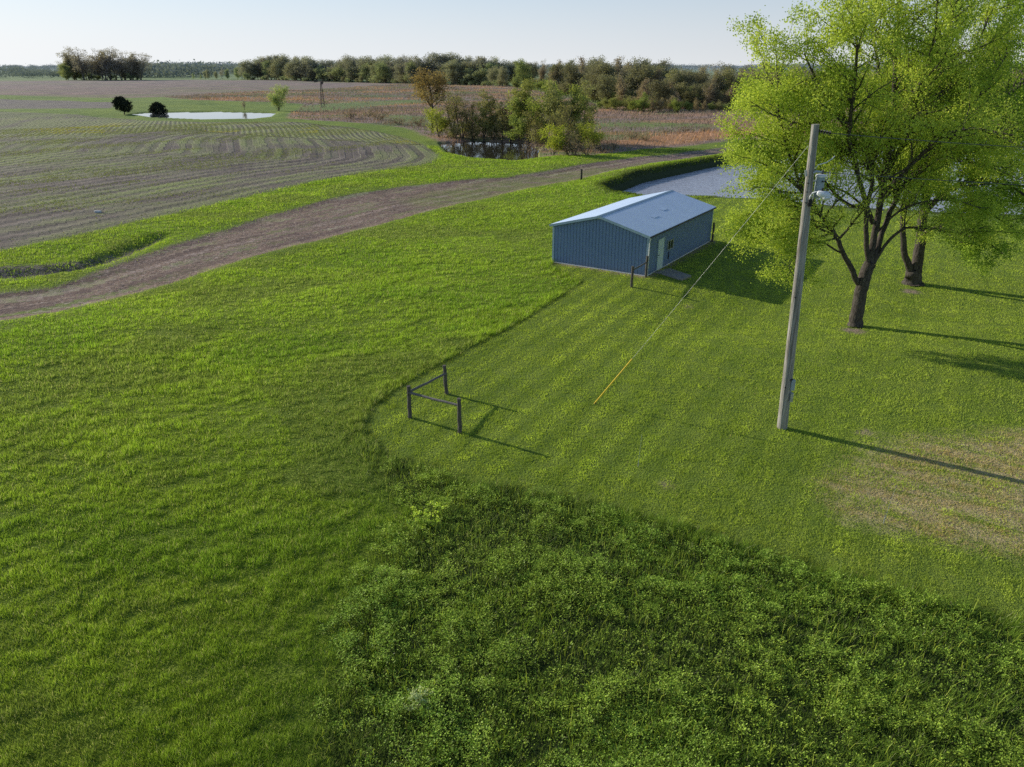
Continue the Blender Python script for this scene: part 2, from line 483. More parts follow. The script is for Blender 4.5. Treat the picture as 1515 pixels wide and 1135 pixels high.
def mesh_np(name, V, Fc, smooth=False, col=None, attrs=None):
    """V (n,3), Fc (m,k) with equal k"""
    me = bpy.data.meshes.new(name)
    V = np.ascontiguousarray(V, np.float32); Fc = np.ascontiguousarray(Fc, np.int32)
    m, k = Fc.shape
    me.vertices.add(len(V)); me.vertices.foreach_set('co', V.ravel())
    me.loops.add(m * k); me.loops.foreach_set('vertex_index', Fc.ravel())
    me.polygons.add(m)
    me.polygons.foreach_set('loop_start', np.arange(0, m * k, k, dtype=np.int32))
    me.update(calc_edges=True)
    me.polygons.foreach_set('use_smooth', np.full(m, smooth))
    if col is not None:
        a = me.attributes.new('Col', 'FLOAT_COLOR', 'FACE' if len(col) == m else 'POINT')
        c4 = np.ones((len(col), 4), np.float32); c4[:, :3] = np.clip(col, 0, 1)
        a.data.foreach_set('color', c4.ravel())
    for k_, v in (attrs or {}).items():
        a = me.attributes.new(k_, 'FLOAT', 'POINT')
        a.data.foreach_set('value', np.ascontiguousarray(v, np.float32))
    return me


class MB:
    """collects boxes, tubes and prisms into one mesh"""
    def __init__(self):
        self.v, self.f = [], []

    def add(self, V, Fc):
        b = len(self.v)
        self.v += [tuple(map(float, q)) for q in V]
        self.f += [tuple(b + i for i in q) for q in Fc]
        return self

    def box(self, lo, hi, ax=None, o=(0, 0, 0)):
        x0, y0, z0 = lo; x1, y1, z1 = hi
        V = [(x0, y0, z0), (x1, y0, z0), (x1, y1, z0), (x0, y1, z0), (x0, y0, z1), (x1, y0, z1), (x1, y1, z1), (x0, y1, z1)]
        return self.add(V, [(0, 3, 2, 1), (4, 5, 6, 7), (0, 1, 5, 4), (1, 2, 6, 5), (2, 3, 7, 6), (3, 0, 4, 7)])

    def tube(self, pts, rad, sides=8, cap=True):
        V, Fc = tube_np(np.array(pts, float), np.array(rad, float) * np.ones(len(pts)), sides)
        Fc = [tuple(q) for q in Fc]
        if cap:
            n = len(pts)
            Fc.append(tuple(range(sides - 1, -1, -1)))
            Fc.append(tuple((n - 1) * sides + i for i in range(sides)))
        return self.add(V, Fc)

    def lathe(self, prof, c=(0, 0, 0), sides=16):
        V, Fc = [], []
        for r, z in prof:
            for i in range(sides):
                a = 2 * math.pi * i / sides
                V.append((c[0] + r * math.cos(a), c[1] + r * math.sin(a), c[2] + z))
        for j in range(len(prof) - 1):
            for i in range(sides):
                i2 = (i + 1) % sides
                Fc.append((j * sides + i, j * sides + i2, (j + 1) * sides + i2, (j + 1) * sides + i))
        Fc.append(tuple(range(sides - 1, -1, -1)))
        Fc.append(tuple((len(prof) - 1) * sides + i for i in range(sides)))
        return self.add(V, Fc)

    def build(self, name, mat, parent=None, loc=None, smooth=False, bevel=0.0):
        me = bpy.data.meshes.new(name)
        me.from_pydata(self.v, [], self.f)
        me.update()
        if smooth:
            me.polygons.foreach_set('use_smooth', np.full(len(me.polygons), True))
        o = link(name, me, mat, parent, loc)
        if bevel:
            md = o.modifiers.new('edge', 'BEVEL'); md.width = bevel; md.segments = 2; md.limit_method = 'ANGLE'
        return o


def tube_np(p, r, sides):
    n = len(p)
    t = np.gradient(p, axis=0)
    t /= np.linalg.norm(t, axis=1)[:, None] + 1e-9
    ref = np.array([1.0, 0, 0]) if abs(t[0][0]) < .8 else np.array([0, 1.0, 0])
    a = np.cross(t, ref); a /= np.linalg.norm(a, axis=1)[:, None] + 1e-9
    b = np.cross(t, a)
    an = np.linspace(0, 2 * math.pi, sides, endpoint=False)
    V = p[:, None, :] + r[:, None, None] * (a[:, None, :] * np.cos(an)[None, :, None] + b[:, None, :] * np.sin(an)[None, :, None])
    i = np.arange(sides); i2 = (i + 1) % sides
    Fc = np.concatenate([np.stack([j * sides + i, j * sides + i2, (j + 1) * sides + i2, (j + 1) * sides + i], 1) for j in range(n - 1)])
    return V.reshape(-1, 3), Fc


# ------------------------------------------------------------------ ground, cut into its surfaces
def build_ground():
    az = np.radians(np.concatenate([np.arange(-180, -60, 5), np.arange(-60, -44, .8), np.arange(-44, 44, .14), np.arange(44, 60, .8), np.arange(60, 180, 5)]))
    r = np.concatenate([[.5, 2, 4, 6], 7.5 * np.exp(np.arange(0, math.log(420 / 7.5), .0085)), 420 * np.exp(np.arange(.02, math.log(15000 / 420) + .03, .03))])
    RR, AA = np.meshgrid(r, az, indexing='ij')
    x, y = (RR * np.sin(AA)).ravel(), (RR * np.cos(AA)).ravel()
    z = relief(x, y)
    nr, na = len(r), len(az)
    i = np.arange(nr - 1)[:, None]; j = np.arange(na)[None, :]; j2 = (j + 1) % na
    Fc = np.stack([i * na + j, (i + 1) * na + j, (i + 1) * na + j2, i * na + j2], -1).reshape(-1, 4)[:, ::-1]
    A = {}
    for nme, poly in (('lawn', LAWN), ('track', TRACK), ('mixed', MIX), ('field', FIELD), ('upper', UPPER), ('farfield', FARF), ('darkfield', DARKF), ('prairie', PRAI),
                      ('greens', GREENS), ('dead', DEAD), ('weed', WEED)):
        A[nme] = dist_poly(x, y, poly)
    A['orange'] = dist_poly(x, y, ORANGE)
    A['greens'] = np.maximum(np.maximum(A['greens'], dist_poly(x, y, GREEN_B)), dist_poly(x, y, GREEN_C))
    A['mud'] = dist_poly(x, y, DITCH_P)
    ax = dist_poly(x, y, TRACK_EDGE, False, 60)
    A['across'] = ax
    A['along'] = x * .62 + y * .78
    row_a = dist_poly(x, y, FIELD_EDGE, False, 400)
    e = flat(432, 206) - flat(402, 184); e /= np.linalg.norm(e)
    row_b = x * e[1] - y * e[0] + 5 * fbm(x / 45, y / 45, 131, 2)
    up = A['upper']
    dv = flat(1200, 838) - flat(850, 735); dv /= np.linalg.norm(dv)
    A['deadu'] = x * dv[0] + y * dv[1]
    A['deadv'] = x * dv[1] - y * dv[0]
    A['row'] = np.where(up > 0, row_b * 2.5, row_a)
    A['falong'] = np.where(up > 0, x * e[0] + y * e[1], x * .62 + y * .78)
    ls = flat(620, 556) - flat(860, 418); ls /= np.linalg.norm(ls)
    A['stripe'] = x * ls[1] - y * ls[0]
    A['pondc'] = dist_poly(x, y, POND_C)
    A['farbank'] = (y + .25 * x > 71).astype(float)
    bare = np.maximum(.45 - np.abs(dist_poly(x, y, SHED)), -3)
    for q, rr in ((TREES_BASE[0], .55), (TREES_BASE[1], .5), (flat(988, 718), .17), (flat(1017, 447), .3), (flat(1280, 640), .2)):
        bare = np.maximum(bare, rr - np.hypot(x - q[0], y - q[1]))
    A['bare'] = bare
    fc = lambda n: A[n][Fc].mean(1)
    zone = np.zeros(len(Fc), int)
    names = ['meadow', 'lawn', 'dirt_track', 'crop_field', 'stubble_field', 'ploughed_field', 'prairie']
    for k, nme in ((1, 'lawn'), (4, 'farfield'), (5, 'darkfield'), (6, 'prairie'), (3, 'field'), (2, 'track')):
        zone[fc(nme) > 0] = k
    for k, nm in enumerate(names):
        f = Fc[zone == k]
        u, inv = np.unique(f, return_inverse=True)
        V = np.stack([x[u], y[u], z[u]], 1)
        me = mesh_np(nm, V, inv.reshape(f.shape), True, attrs={a: v[u] for a, v in A.items()})
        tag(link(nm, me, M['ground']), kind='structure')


build_ground()


def build_pond(poly, wl, mat, grow=1.2):
    c = poly.mean(0)
    n = 8
    d = poly
    out = []
    # resample and smooth the shore
    for i in range(len(d)):
        a, b = d[i], d[(i + 1) % len(d)]
        for t in np.linspace(0, 1, n, endpoint=False):
            out.append(a + (b - a) * t)
    q = np.array(out)
    V = [(p[0], p[1], wl) for p in q]
    me = bpy.data.meshes.new('pond_water')
    me.from_pydata(V, [], [tuple(range(len(V)))])
    me.update()
    o = link('pond_water', me, mat)
    if me.polygons[0].normal.z < 0:
        me.flip_normals()
    tag(o, kind='structure')


build_pond(POND_A, -.4, water_material('still_pond_water', (.05, .06, .06), .05, 1.5, .02, .05))
build_pond(POND_B, -.5, water_material('murky_pond_water', (.035, .03, .022), .03, 2.0, .03, .05))
build_pond(POND_C, -.75, water_material('rippled_pond_water', (.36, .37, .44), .16, 1.1, .55, .22))

# ------------------------------------------------------------------ grass
RX0, RX1, RY0, RY1, RS = -150.0, 150.0, 4.0, 190.0, .3
_gx, _gy = np.meshgrid(np.arange(RX0, RX1, RS), np.arange(RY0, RY1, RS), indexing='ij')
RAST = {}
for nme, poly in (('lawn', LAWN), ('track', TRACK), ('field', FIELD), ('weed', WEED), ('dead', DEAD), ('pc', POND_C), ('pb', POND_B), ('pa', POND_A), ('prairie', PRAI), ('shed', SHED), ('mixed', MIX)):
    RAST[nme] = dist_poly(_gx, _gy, poly)
RAST['z'] = relief(_gx, _gy)
RAST['mud'] = -dist_poly(_gx, _gy, DITCH_P)


def look(n, x, y):
    a = RAST[n]
    fx, fy = (x - RX0) / RS, (y - RY0) / RS
    ix = np.clip(fx.astype(int), 0, a.shape[0] - 2); iy = np.clip(fy.astype(int), 0, a.shape[1] - 2)
    tx, ty = np.clip(fx - ix, 0, 1), np.clip(fy - iy, 0, 1)
    return (a[ix, iy] * (1 - tx) + a[ix + 1, iy] * tx) * (1 - ty) + (a[ix, iy + 1] * (1 - tx) + a[ix + 1, iy + 1] * tx) * ty


def fan(n, r0, r1, half=50):
    r = np.sqrt(rng.uniform(r0 * r0, r1 * r1, n))
    a = np.radians(rng.uniform(-half, half, n))
    return r * np.sin(a), r * np.cos(a)


def blades(x, y, z, h, w, lean, col, bend=True):
    """one bent blade per point; lean = (n,2) tip offset as a share of the height"""
    n = len(x)
    yaw = rng.uniform(0, 2 * math.pi, n)
    s = np.stack([np.cos(yaw), np.sin(yaw), 0 * yaw], 1) * (w / 2)[:, None]
    b = np.stack([x, y, z - .02], 1)
    tip = b + np.stack([lean[:, 0] * h, lean[:, 1] * h, h * .96 + .02], 1)
    if bend:
        mid = b + np.stack([lean[:, 0] * h * .32, lean[:, 1] * h * .32, h * .62 + .02], 1)
        V = np.stack([b - s, b + s, mid + s * .8, mid - s * .8, tip], 1).reshape(-1, 3)
        k = np.arange(n)[:, None] * 5
        Fc = np.stack([k + [0, 1, 2], k + [0, 2, 3], k + [3, 2, 4]], 1).reshape(-1, 3)
        return V, Fc, np.repeat(col, 3, 0)
    V = np.stack([b - s, b + s, tip], 1).reshape(-1, 3)
    Fc = (np.arange(n)[:, None] * 3 + [0, 1, 2])
    return V, Fc, col


def merge(parts):
    V, Fc, C, o = [], [], [], 0
    for v, f, c in parts:
        V.append(v); Fc.append(f + o); C.append(c); o += len(v)
    return np.concatenate(V), np.concatenate(Fc), np.concatenate(C)


def mixc(a, b, t):
    return np.array(a)[None] * (1 - t[:, None]) + np.array(b)[None] * t[:, None]


def tussock(x, y):
    """height of the meadow's sward, 0 to 1: wind-combed clumps longer than wide"""
    u, v = x * .93 + y * .37, -x * .37 + y * .93
    a = fbm(u / 1.3, v / .55, 41, 3)
    b = fbm(u / 5, v / 2.4, 43, 2)
    c = fbm(x / .33, y / .28, 47, 2)
    return np.clip((a * .36 + b * .14 + c * .60 - .34) / .40, 0, 1)


def RASTpc(x, y):
    """distance outside the big pond on its far, banked side"""
    return np.where(y + .25 * x > 72, -look('pc', x, y), 9.0)


def meadow():
    parts = []
    for _ in range(2):
        n, bend = 1400000, False
        e = 1.8
        u_ = rng.random(n)
        rr = (8.5 ** (2 - e) + u_ * (125 ** (2 - e) - 8.5 ** (2 - e))) ** (1 / (2 - e))
        aa = np.radians(rng.uniform(-50, 50, n))
        x, y = rr * np.sin(aa), rr * np.cos(aa)
        keep = (look('lawn', x, y) < .05 * rng.standard_normal(n)) & (look('track', x, y) < -.15 + .35 * rng.standard_normal(n)) & (look('field', x, y) < -.1 + .4 * rng.standard_normal(n)) & \
               (look('pc', x, y) < -.5) & (look('pb', x, y) < -.5) & (look('shed', x, y) < -.12) & (look('prairie', x, y) < 0) & ((look('mud', x, y) > .5 * rng.standard_normal(n)) | (rng.random(n) < .22))
        x, y = x[keep], y[keep]
        wd = look('weed', x, y)
        k2 = rng.random(len(x)) > .72 * sstep(-1.5, 1.5, wd)
        x, y, wd = x[k2], y[k2], wd[k2]
        n = len(x)
        t = tussock(x, y)
        rr = np.hypot(x, y)
        edge = np.minimum(1, .5 + .25 * np.abs(look('track', x, y)))
        h = (.05 + .125 * t) * (1 + .9 * sstep(-1.0, -.1, look('lawn', x, y))) * rng.uniform(.65, 1.2, n) * edge * (1 + .35 * sstep(60, 110, rr))
        h = h * (1 + .30 * sstep(-.5, 1, wd)) * (1 - .25 * sstep(3, .5, -look('lawn', x, y)) * 0)
        w = (.002 + .00066 * rr) * rng.uniform(.7, 1.4, n)
        lean = np.stack([.22 + .38 * rng.standard_normal(n), -.08 + .38 * rng.standard_normal(n)], 1)
        hue = np.clip(.5 * fbm(x / 3.5, y / 3.5, 51, 3) + .5 * rng.random(n), 0, 1)
        c = mixc((.115, .165, .014), (.215, .265, .030), hue)
        pat = fbm(x / 5.5, y / 4, 53, 4)
        dull = sstep(.54, .68, pat)[:, None] * .6
        c = c * (1 - dull) + dull * mixc((.075, .095, .020), (.15, .165, .045), rng.random(n))
        deep = sstep(.46, .34, pat)[:, None] * .3
        c = c * (1 - deep) + deep * np.array([.07, .14, .012])
        h = h * (.65 + .7 * fbm(x / 7, y / 6, 55, 3))
        c = c * (.95 + .22 * sstep(12, 45, rr))[:, None]  # backlight put into the colour: near blades darker, far ones brighter
        c = c * (rng.uniform(.45, 1.45, n) * (.70 + .42 * t))[:, None]
        dr = rng.random(n) < .06
        c[dr] = (.34, .31, .12)
        dk = sstep(-3.5, 1, wd)
        bk = sstep(2.6, 1.2, RASTpc(x, y))
        c = c * (1 - bk * rng.uniform(.25, .85, n))[:, None]  # bank's shadow put into the blade colour too
        c = c * (1 - .25 * dk)[:, None] + dk[:, None] * np.array([0, .012, .004])
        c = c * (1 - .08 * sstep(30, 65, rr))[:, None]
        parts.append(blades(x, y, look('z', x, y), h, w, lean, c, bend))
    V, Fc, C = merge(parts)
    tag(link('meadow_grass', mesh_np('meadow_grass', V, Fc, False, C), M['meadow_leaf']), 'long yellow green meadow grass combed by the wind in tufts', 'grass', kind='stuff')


def lawn():
    parts = []
    for _ in range(2):
        n, bend, e = 520000, False, 1.5
        rr = (12 ** (2 - e) + rng.random(n) * (75 ** (2 - e) - 12 ** (2 - e))) ** (1 / (2 - e))
        aa = np.radians(rng.uniform(-24, 50, n))
        x, y = rr * np.sin(aa), rr * np.cos(aa)
        keep = (look('lawn', x, y) > 0) & (look('pc', x, y) < -.3) & (look('shed', x, y) < -.1)
        for q, rr in ((TREES_BASE[0], .65), (TREES_BASE[1], .65)):
            keep &= np.hypot(x - q[0], y - q[1]) > rr * rng.uniform(.7, 1.1, n)
        x, y = x[keep], y[keep]
        n = len(x)
        ls = flat(620, 556) - flat(860, 418); ls /= np.linalg.norm(ls)
        st = .5 + .5 * np.sin((x * ls[1] - y * ls[0]) * 5.0)
        h = (.025 + .075 * fbm(x / .45, y / .45, 61, 2) ** 1.5) * rng.uniform(.6, 1.3, n)
        w = (.004 + .00075 * np.hypot(x, y)) * rng.uniform(.7, 1.4, n)
        dirn = np.where(st > .5, 1, -1)
        lean = np.stack([dirn * .5 * ls[0] + .5 * rng.standard_normal(n), dirn * .5 * ls[1] + .5 * rng.standard_normal(n)], 1)
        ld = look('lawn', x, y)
        st = .5 + (st - .5) * (.45 + .55 * sstep(12, 5, ld))
        cut = np.abs(((x * ls[1] - y * ls[0]) / 1.15) % 1 - .5)
        line = sstep(.10, .02, cut) * (.35 + .65 * sstep(9, 2, ld)) * sstep(.25, .5, fbm(x / 4, y / 4, 65, 2))
        cut2 = np.abs((ld / 1.1) % 1 - .5)
        line = np.maximum(line, sstep(.12, .02, cut2) * sstep(7, 3, ld) * .8 * (y < 24))
        st = st * (1 - .9 * line)
        hue = np.clip(.55 * fbm(x / 1.6, y / 1.6, 63, 3) + .25 * rng.random(n) + .2 * st, 0, 1)
        c = mixc((.075, .118, .012), (.20, .235, .040), hue) * (1 - .6 * sstep(.40, .05, ld)) [:, None] * (rng.uniform(.85, 1.12, n) * (.79 + .34 * st * (.4 + 1.2 * fbm(x / 3, y / 3, 66, 2))))[:, None]  # mown edge darkened: shadow of the taller growth put into the colour
        dn = look('dead', x, y) + 1.4 * (fbm(x / 1.2, y / 1.2, 67, 2) - .5)
        u, v = x * math.cos(.52) + y * -math.sin(.52) * -1, -x * math.sin(.52) * -1 + y * math.cos(.52)
        dv = flat(1200, 838) - flat(850, 735); dv /= np.linalg.norm(dv)
        bandn = fbm((x * dv[0] + y * dv[1]) / 2.6, (x * dv[1] - y * dv[0]) / .5, 69, 3)
        dd = sstep(-.7, .9, dn) * sstep(.39, .53, bandn + .12 * rng.standard_normal(n))
        dead = rng.random(n) < np.maximum(dd * .85, .004)
        c[dead] = mixc((.13, .108, .045), (.20, .168, .078), rng.random(dead.sum()))
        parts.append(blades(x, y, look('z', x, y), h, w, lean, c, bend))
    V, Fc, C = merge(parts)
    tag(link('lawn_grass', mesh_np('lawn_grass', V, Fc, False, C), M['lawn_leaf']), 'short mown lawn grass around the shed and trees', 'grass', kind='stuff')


def weeds():
    n = 105000
    x, y = fan(n, 8.3, 30, 52)
    wd = look('weed', x, y)
    cl = fbm(x / 1.1, y / 1.1, 71, 3)
    keep = (wd + 2.6 * (cl - .5) > .0) & (look('lawn', x, y) < -.28) & (rng.random(n) < .25 + 1.0 * sstep(.38, .6, cl))
    x, y, cl = x[keep], y[keep], cl[keep]
    n = len(x)
    hp = (.10 + .32 * sstep(.35, .65, fbm(x / .45, y / .45, 72, 2)) * (.5 + .5 * sstep(.3, .7, cl))) * rng.uniform(.6, 1.2, n)
    K = 17
    px_, py_, hp_ = np.repeat(x, K), np.repeat(y, K), np.repeat(hp, K)
    m = n * K
    f = rng.random(m) ** .5
    a = rng.uniform(0, 2 * math.pi, m)
    rad = (.03 + .10 * rng.random(m)) * (1.15 - f * .6)
    c = np.stack([px_ + rad * np.cos(a), py_ + rad * np.sin(a), look('z', px_, py_) + hp_ * f], 1)
    L = rng.uniform(.028, .072, m) * (1.2 - .5 * f)
    Wd = L * rng.uniform(.35, .6, m)
    el = rng.uniform(-.3, .9, m)
    d = np.stack([np.cos(a) * np.cos(el), np.sin(a) * np.cos(el), np.sin(el)], 1)
    sd = np.stack([-np.sin(a), np.cos(a), rng.uniform(-.5, .5, m)], 1)
    V = np.stack([c, c + d * (L * .5)[:, None] + sd * (Wd / 2)[:, None], c + d * L[:, None], c + d * (L * .5)[:, None] - sd * (Wd / 2)[:, None]], 1).reshape(-1, 3)
    k = np.arange(m)[:, None] * 4
    Fc = np.stack([k + [0, 1, 2], k + [0, 2, 3]], 1).reshape(-1, 3)
    hue = np.clip(np.repeat(.6 * fbm(x / 2.5, y / 2.5, 73, 2) + .4 * rng.random(n), K) + .15 * rng.standard_normal(m), 0, 1)
    blue = np.repeat(sstep(.45, .7, fbm(x / 3.2, y / 3.2, 77, 3)), K)
    col = mixc((.045, .085, .012), (.120, .19, .030), hue)
    col = col * (1 - .32 * blue[:, None]) + .32 * blue[:, None] * np.array([.060, .125, .022])
    col = col * (.22 + 1.15 * f ** 1.5)[:, None] * rng.uniform(.7, 1.3, m)[:, None]  # light and shade put into the colour: low leaves darker, top leaves brighter
    C = np.repeat(col, 2, 0)
    parts = [(V, Fc, C)]
    # stems, and long arching blades among the herbs
    t = 20000
    bx, by = fan(t, 8.3, 30, 52)
    ok = (look('weed', bx, by) > -.3) & (look('lawn', bx, by) < -.03)
    bx, by = bx[ok], by[ok]; t = len(bx)
    parts.append(blades(bx, by, look('z', bx, by), rng.uniform(.2, .5, t) * (.6 + .6 * fbm(bx / 1.3, by / 1.3, 79, 2)), rng.uniform(.008, .016, t),
                        np.stack([.1 + .4 * rng.standard_normal(t), .4 * rng.standard_normal(t)], 1), mixc((.05, .09, .012), (.13, .18, .03), rng.random(t)), True))
    V, Fc, C = merge(parts)
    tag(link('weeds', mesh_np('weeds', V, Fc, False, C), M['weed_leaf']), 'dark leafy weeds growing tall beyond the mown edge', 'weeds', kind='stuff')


def prairie_grass():
    n = 90000
    px = rng.uniform(200, 1500, n); py = 124 + (235 - 124) * rng.random(n) ** 1.0
    # spread evenly over the ground rather than over the view
    X = rng.uniform(-190, 190, 420000); Y = rng.uniform(90, 620, 420000)
    d = dist_poly(X, Y, PRAI)
    k = (d > .5) & ((np.maximum(np.maximum(dist_poly(X, Y, GREENS), dist_poly(X, Y, GREEN_B)), dist_poly(X, Y, GREEN_C)) < 3 * rng.standard_normal(len(X))) | (rng.random(len(X)) < .15))
    k &= (np.abs(X) < .75 * Y + 20)
    X, Y = X[k], Y[k]
    rr = np.hypot(X, Y)
    keep = rng.random(len(X)) < np.clip(150 / rr, .15, 1)
    X, Y, rr = X[keep], Y[keep], rr[keep]
    n = len(X)
    b = fbm(X / 40, Y / 16, 83, 4)
    b2 = fbm(X / 26, Y / 10, 87, 4)
    fine = fbm(X / 3, Y / 3, 85, 2)
    near = sstep(0, 1, (Y - (96 + .35 * X)) * -.05 + 1) * 0
    c = mixc((.125, .092, .080), (.29, .205, .155), np.clip(.55 * fbm(X / 18, Y / 9, 89, 3) + fine * .25 + rng.random(n) * .35, 0, 1) ** 1.3)
    orange = sstep(.50, .57, b)[:, None]
    # the orange strip of dry grass along the track
    sx, sy = flat(1090, 195); tx, ty = flat(800, 215)
    strip = dist_poly(X, Y, ORANGE)
    orange = np.maximum(orange, sstep(-3, 1, strip)[:, None])
    c = c * (1 - orange) + orange * mixc((.33, .18, .10), (.46, .27, .155), rng.random(n))
    green = (sstep(.50, .58, b2) * (1 - sstep(-3, 1, strip)))[:, None]
    c = c * (1 - green) + green * mixc((.09, .12, .03), (.15, .19, .05), rng.random(n))
    hz = (1 - np.exp(-rr / 2600))[:, None]  # haze mixed into the stem colour with distance
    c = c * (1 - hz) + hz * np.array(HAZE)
    h = (.35 + .6 * fine) * rng.uniform(.5, 1.2, n) * (1 - .5 * green[:, 0])
    w = .13 * rng.uniform(.6, 1.4, n) * np.clip(rr / 120, .8, 3.5)
    V, Fc, C = blades(X, Y, relief(X, Y), h, w, np.stack([.15 + .3 * rng.standard_normal(n), .3 * rng.standard_normal(n)], 1), c, False)
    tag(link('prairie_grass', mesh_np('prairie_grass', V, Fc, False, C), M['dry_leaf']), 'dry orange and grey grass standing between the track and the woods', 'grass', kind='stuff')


def crop_residue():
    n = 500000
    x, y = fan(n, 60, 185, 42)
    k = look('field', x, y) > .2
    x, y = x[k], y[k]
    cov = fbm((x * .78 - y * .62) / 5, (x * .62 + y * .78) / 26, 91, 4) + .25 * (fbm(x / 3, y / 3, 93, 2) - .5)
    up = dist_poly(x, y, UPPER) > 0
    cov = cov + .10 * up
    k = rng.random(len(x)) < .03 + .6 * sstep(.50, .68, cov)
    x, y, up = x[k], y[k], up[k]
    # lined up on the drilled rows
    n = len(x)
    c = mixc((.14, .18, .04), (.30, .29, .14), np.clip(.6 * fbm(x / 15, y / 15, 95, 2) + .5 * rng.random(n), 0, 1))
    yel = fbm(x / 14, y / 10, 97, 3) > .62
    c[yel & up] = (.36, .33, .05)
    h = .085 * rng.uniform(.5, 1.3, n)
    V, Fc, C = blades(x, y, look('z', x, y), h, .17 * rng.uniform(.6, 1.4, n), np.stack([.4 * rng.standard_normal(n), .4 * rng.standard_normal(n)], 1), c, False)
    tag(link('field_weeds', mesh_np('field_weeds', V, Fc, False, C), M['dry_leaf']), 'thin pale weeds and stubble over the curving rows of the field', 'weeds', kind='stuff')


meadow(); lawn(); weeds(); prairie_grass(); crop_residue()


# ------------------------------------------------------------------ trees
class Wood:
    def __init__(self):
        self.V, self.F, self.n = [], [], 0
        self.tips = []

    def tube(self, p, r, sides):
        v, f = tube_np(p, r, sides)
        self.V.append(v); self.F.append(f + self.n); self.n += len(v)

    def mesh(self, name):
        return mesh_np(name, np.concatenate(self.V), np.concatenate(self.F), True)


def curve(rg, p, d, L, n, wig, up):
    pts = [p]
    d = d / np.linalg.norm(d)
    for i in range(n):
        d = d + wig * rg.standard_normal(3) / n ** .5 + np.array([0, 0, up / n])
        d = d / np.linalg.norm(d)
        pts.append(pts[-1] + d * (L / n))
    return np.array(pts)


def along(p, f):
    k = f * (len(p) - 1)
    i = min(int(k), len(p) - 2)
    return p[i] + (p[i + 1] - p[i]) * (k - i), p[i + 1] - p[i]


def side_dir(rg, t, ang):
    t = t / np.linalg.norm(t)
    q = rg.standard_normal(3); q -= t * (q @ t); q /= np.linalg.norm(q)
    return t * math.cos(ang) + q * math.sin(ang)


def branch(w, rg, p, r, level, maxl, spec):
    """dress the polyline p with finer branches down to twigs that carry leaves"""
    n = len(p)
    rad = r * (1 - .72 * np.linspace(0, 1, n))
    w.tube(p, rad, 8 if level == 0 else 6 if level == 1 else 4 if level == 2 else 3)
    if level >= maxl:
        for f in np.linspace(.25, 1, spec['tipn']):
            w.tips.append(along(p, min(f, .999))[0])
        return
    L = np.linalg.norm(np.diff(p, axis=0), axis=1).sum()
    cnt = max(2, int(L * spec['dens'][level] + rg.random()))
    for k in range(cnt):
        f = spec['from'] + (1 - spec['from']) * (k + rg.random()) / cnt if level == 0 else .2 + .8 * (k + rg.random()) / cnt
        f = min(f, .995)
        q, t = along(p, f)
        d = side_dir(rg, t, rg.uniform(*spec['ang']))
        if level == 0:
            d[2] = max(d[2], spec['minz'])
        l2 = L * spec['ratio'][level] * (1.15 - .6 * f) * rg.uniform(.7, 1.25)
        branch(w, rg, curve(rg, q, d, l2, 4 if level + 1 >= maxl else 5, spec['wig'], spec['up'][level]), max(rad[int(f * (n - 1))] * .55, spec['rmin']), level + 1, maxl, spec)
    w.tips.append(p[-1])


def leaves(rg, tips, n, size, spread, ca, cb, clump=1.5, droop=.0, dark=.0, centre=None):
    tips = np.asarray(tips)
    i = rg.integers(0, len(tips), n)
    c = tips[i] + rg.standard_normal((n, 3)) * spread
    c[:, 2] -= droop * rg.random(n)
    d = rg.standard_normal((n, 3)); d /= np.linalg.norm(d, axis=1)[:, None]
    e = np.cross(d, rg.standard_normal((n, 3))); e /= np.linalg.norm(e, axis=1)[:, None]
    s = size * rg.uniform(.6, 1.35, n)
    a, b = d * (s * .5)[:, None], e * (s * .36)[:, None]
    V = np.stack([c - a, c + b - a * .1, c + a, c - b - a * .1], 1).reshape(-1, 3)
    Fc = np.arange(n)[:, None] * 4 + [0, 1, 2, 3]
    cl = _h(np.floor(c[:, 0] / clump) + 31 * np.floor(c[:, 2] / clump), np.floor(c[:, 1] / clump), 5)
    t = np.clip(.55 * cl + .45 * rg.random(n), 0, 1)
    return V, Fc, mixc(ca, cb, t)


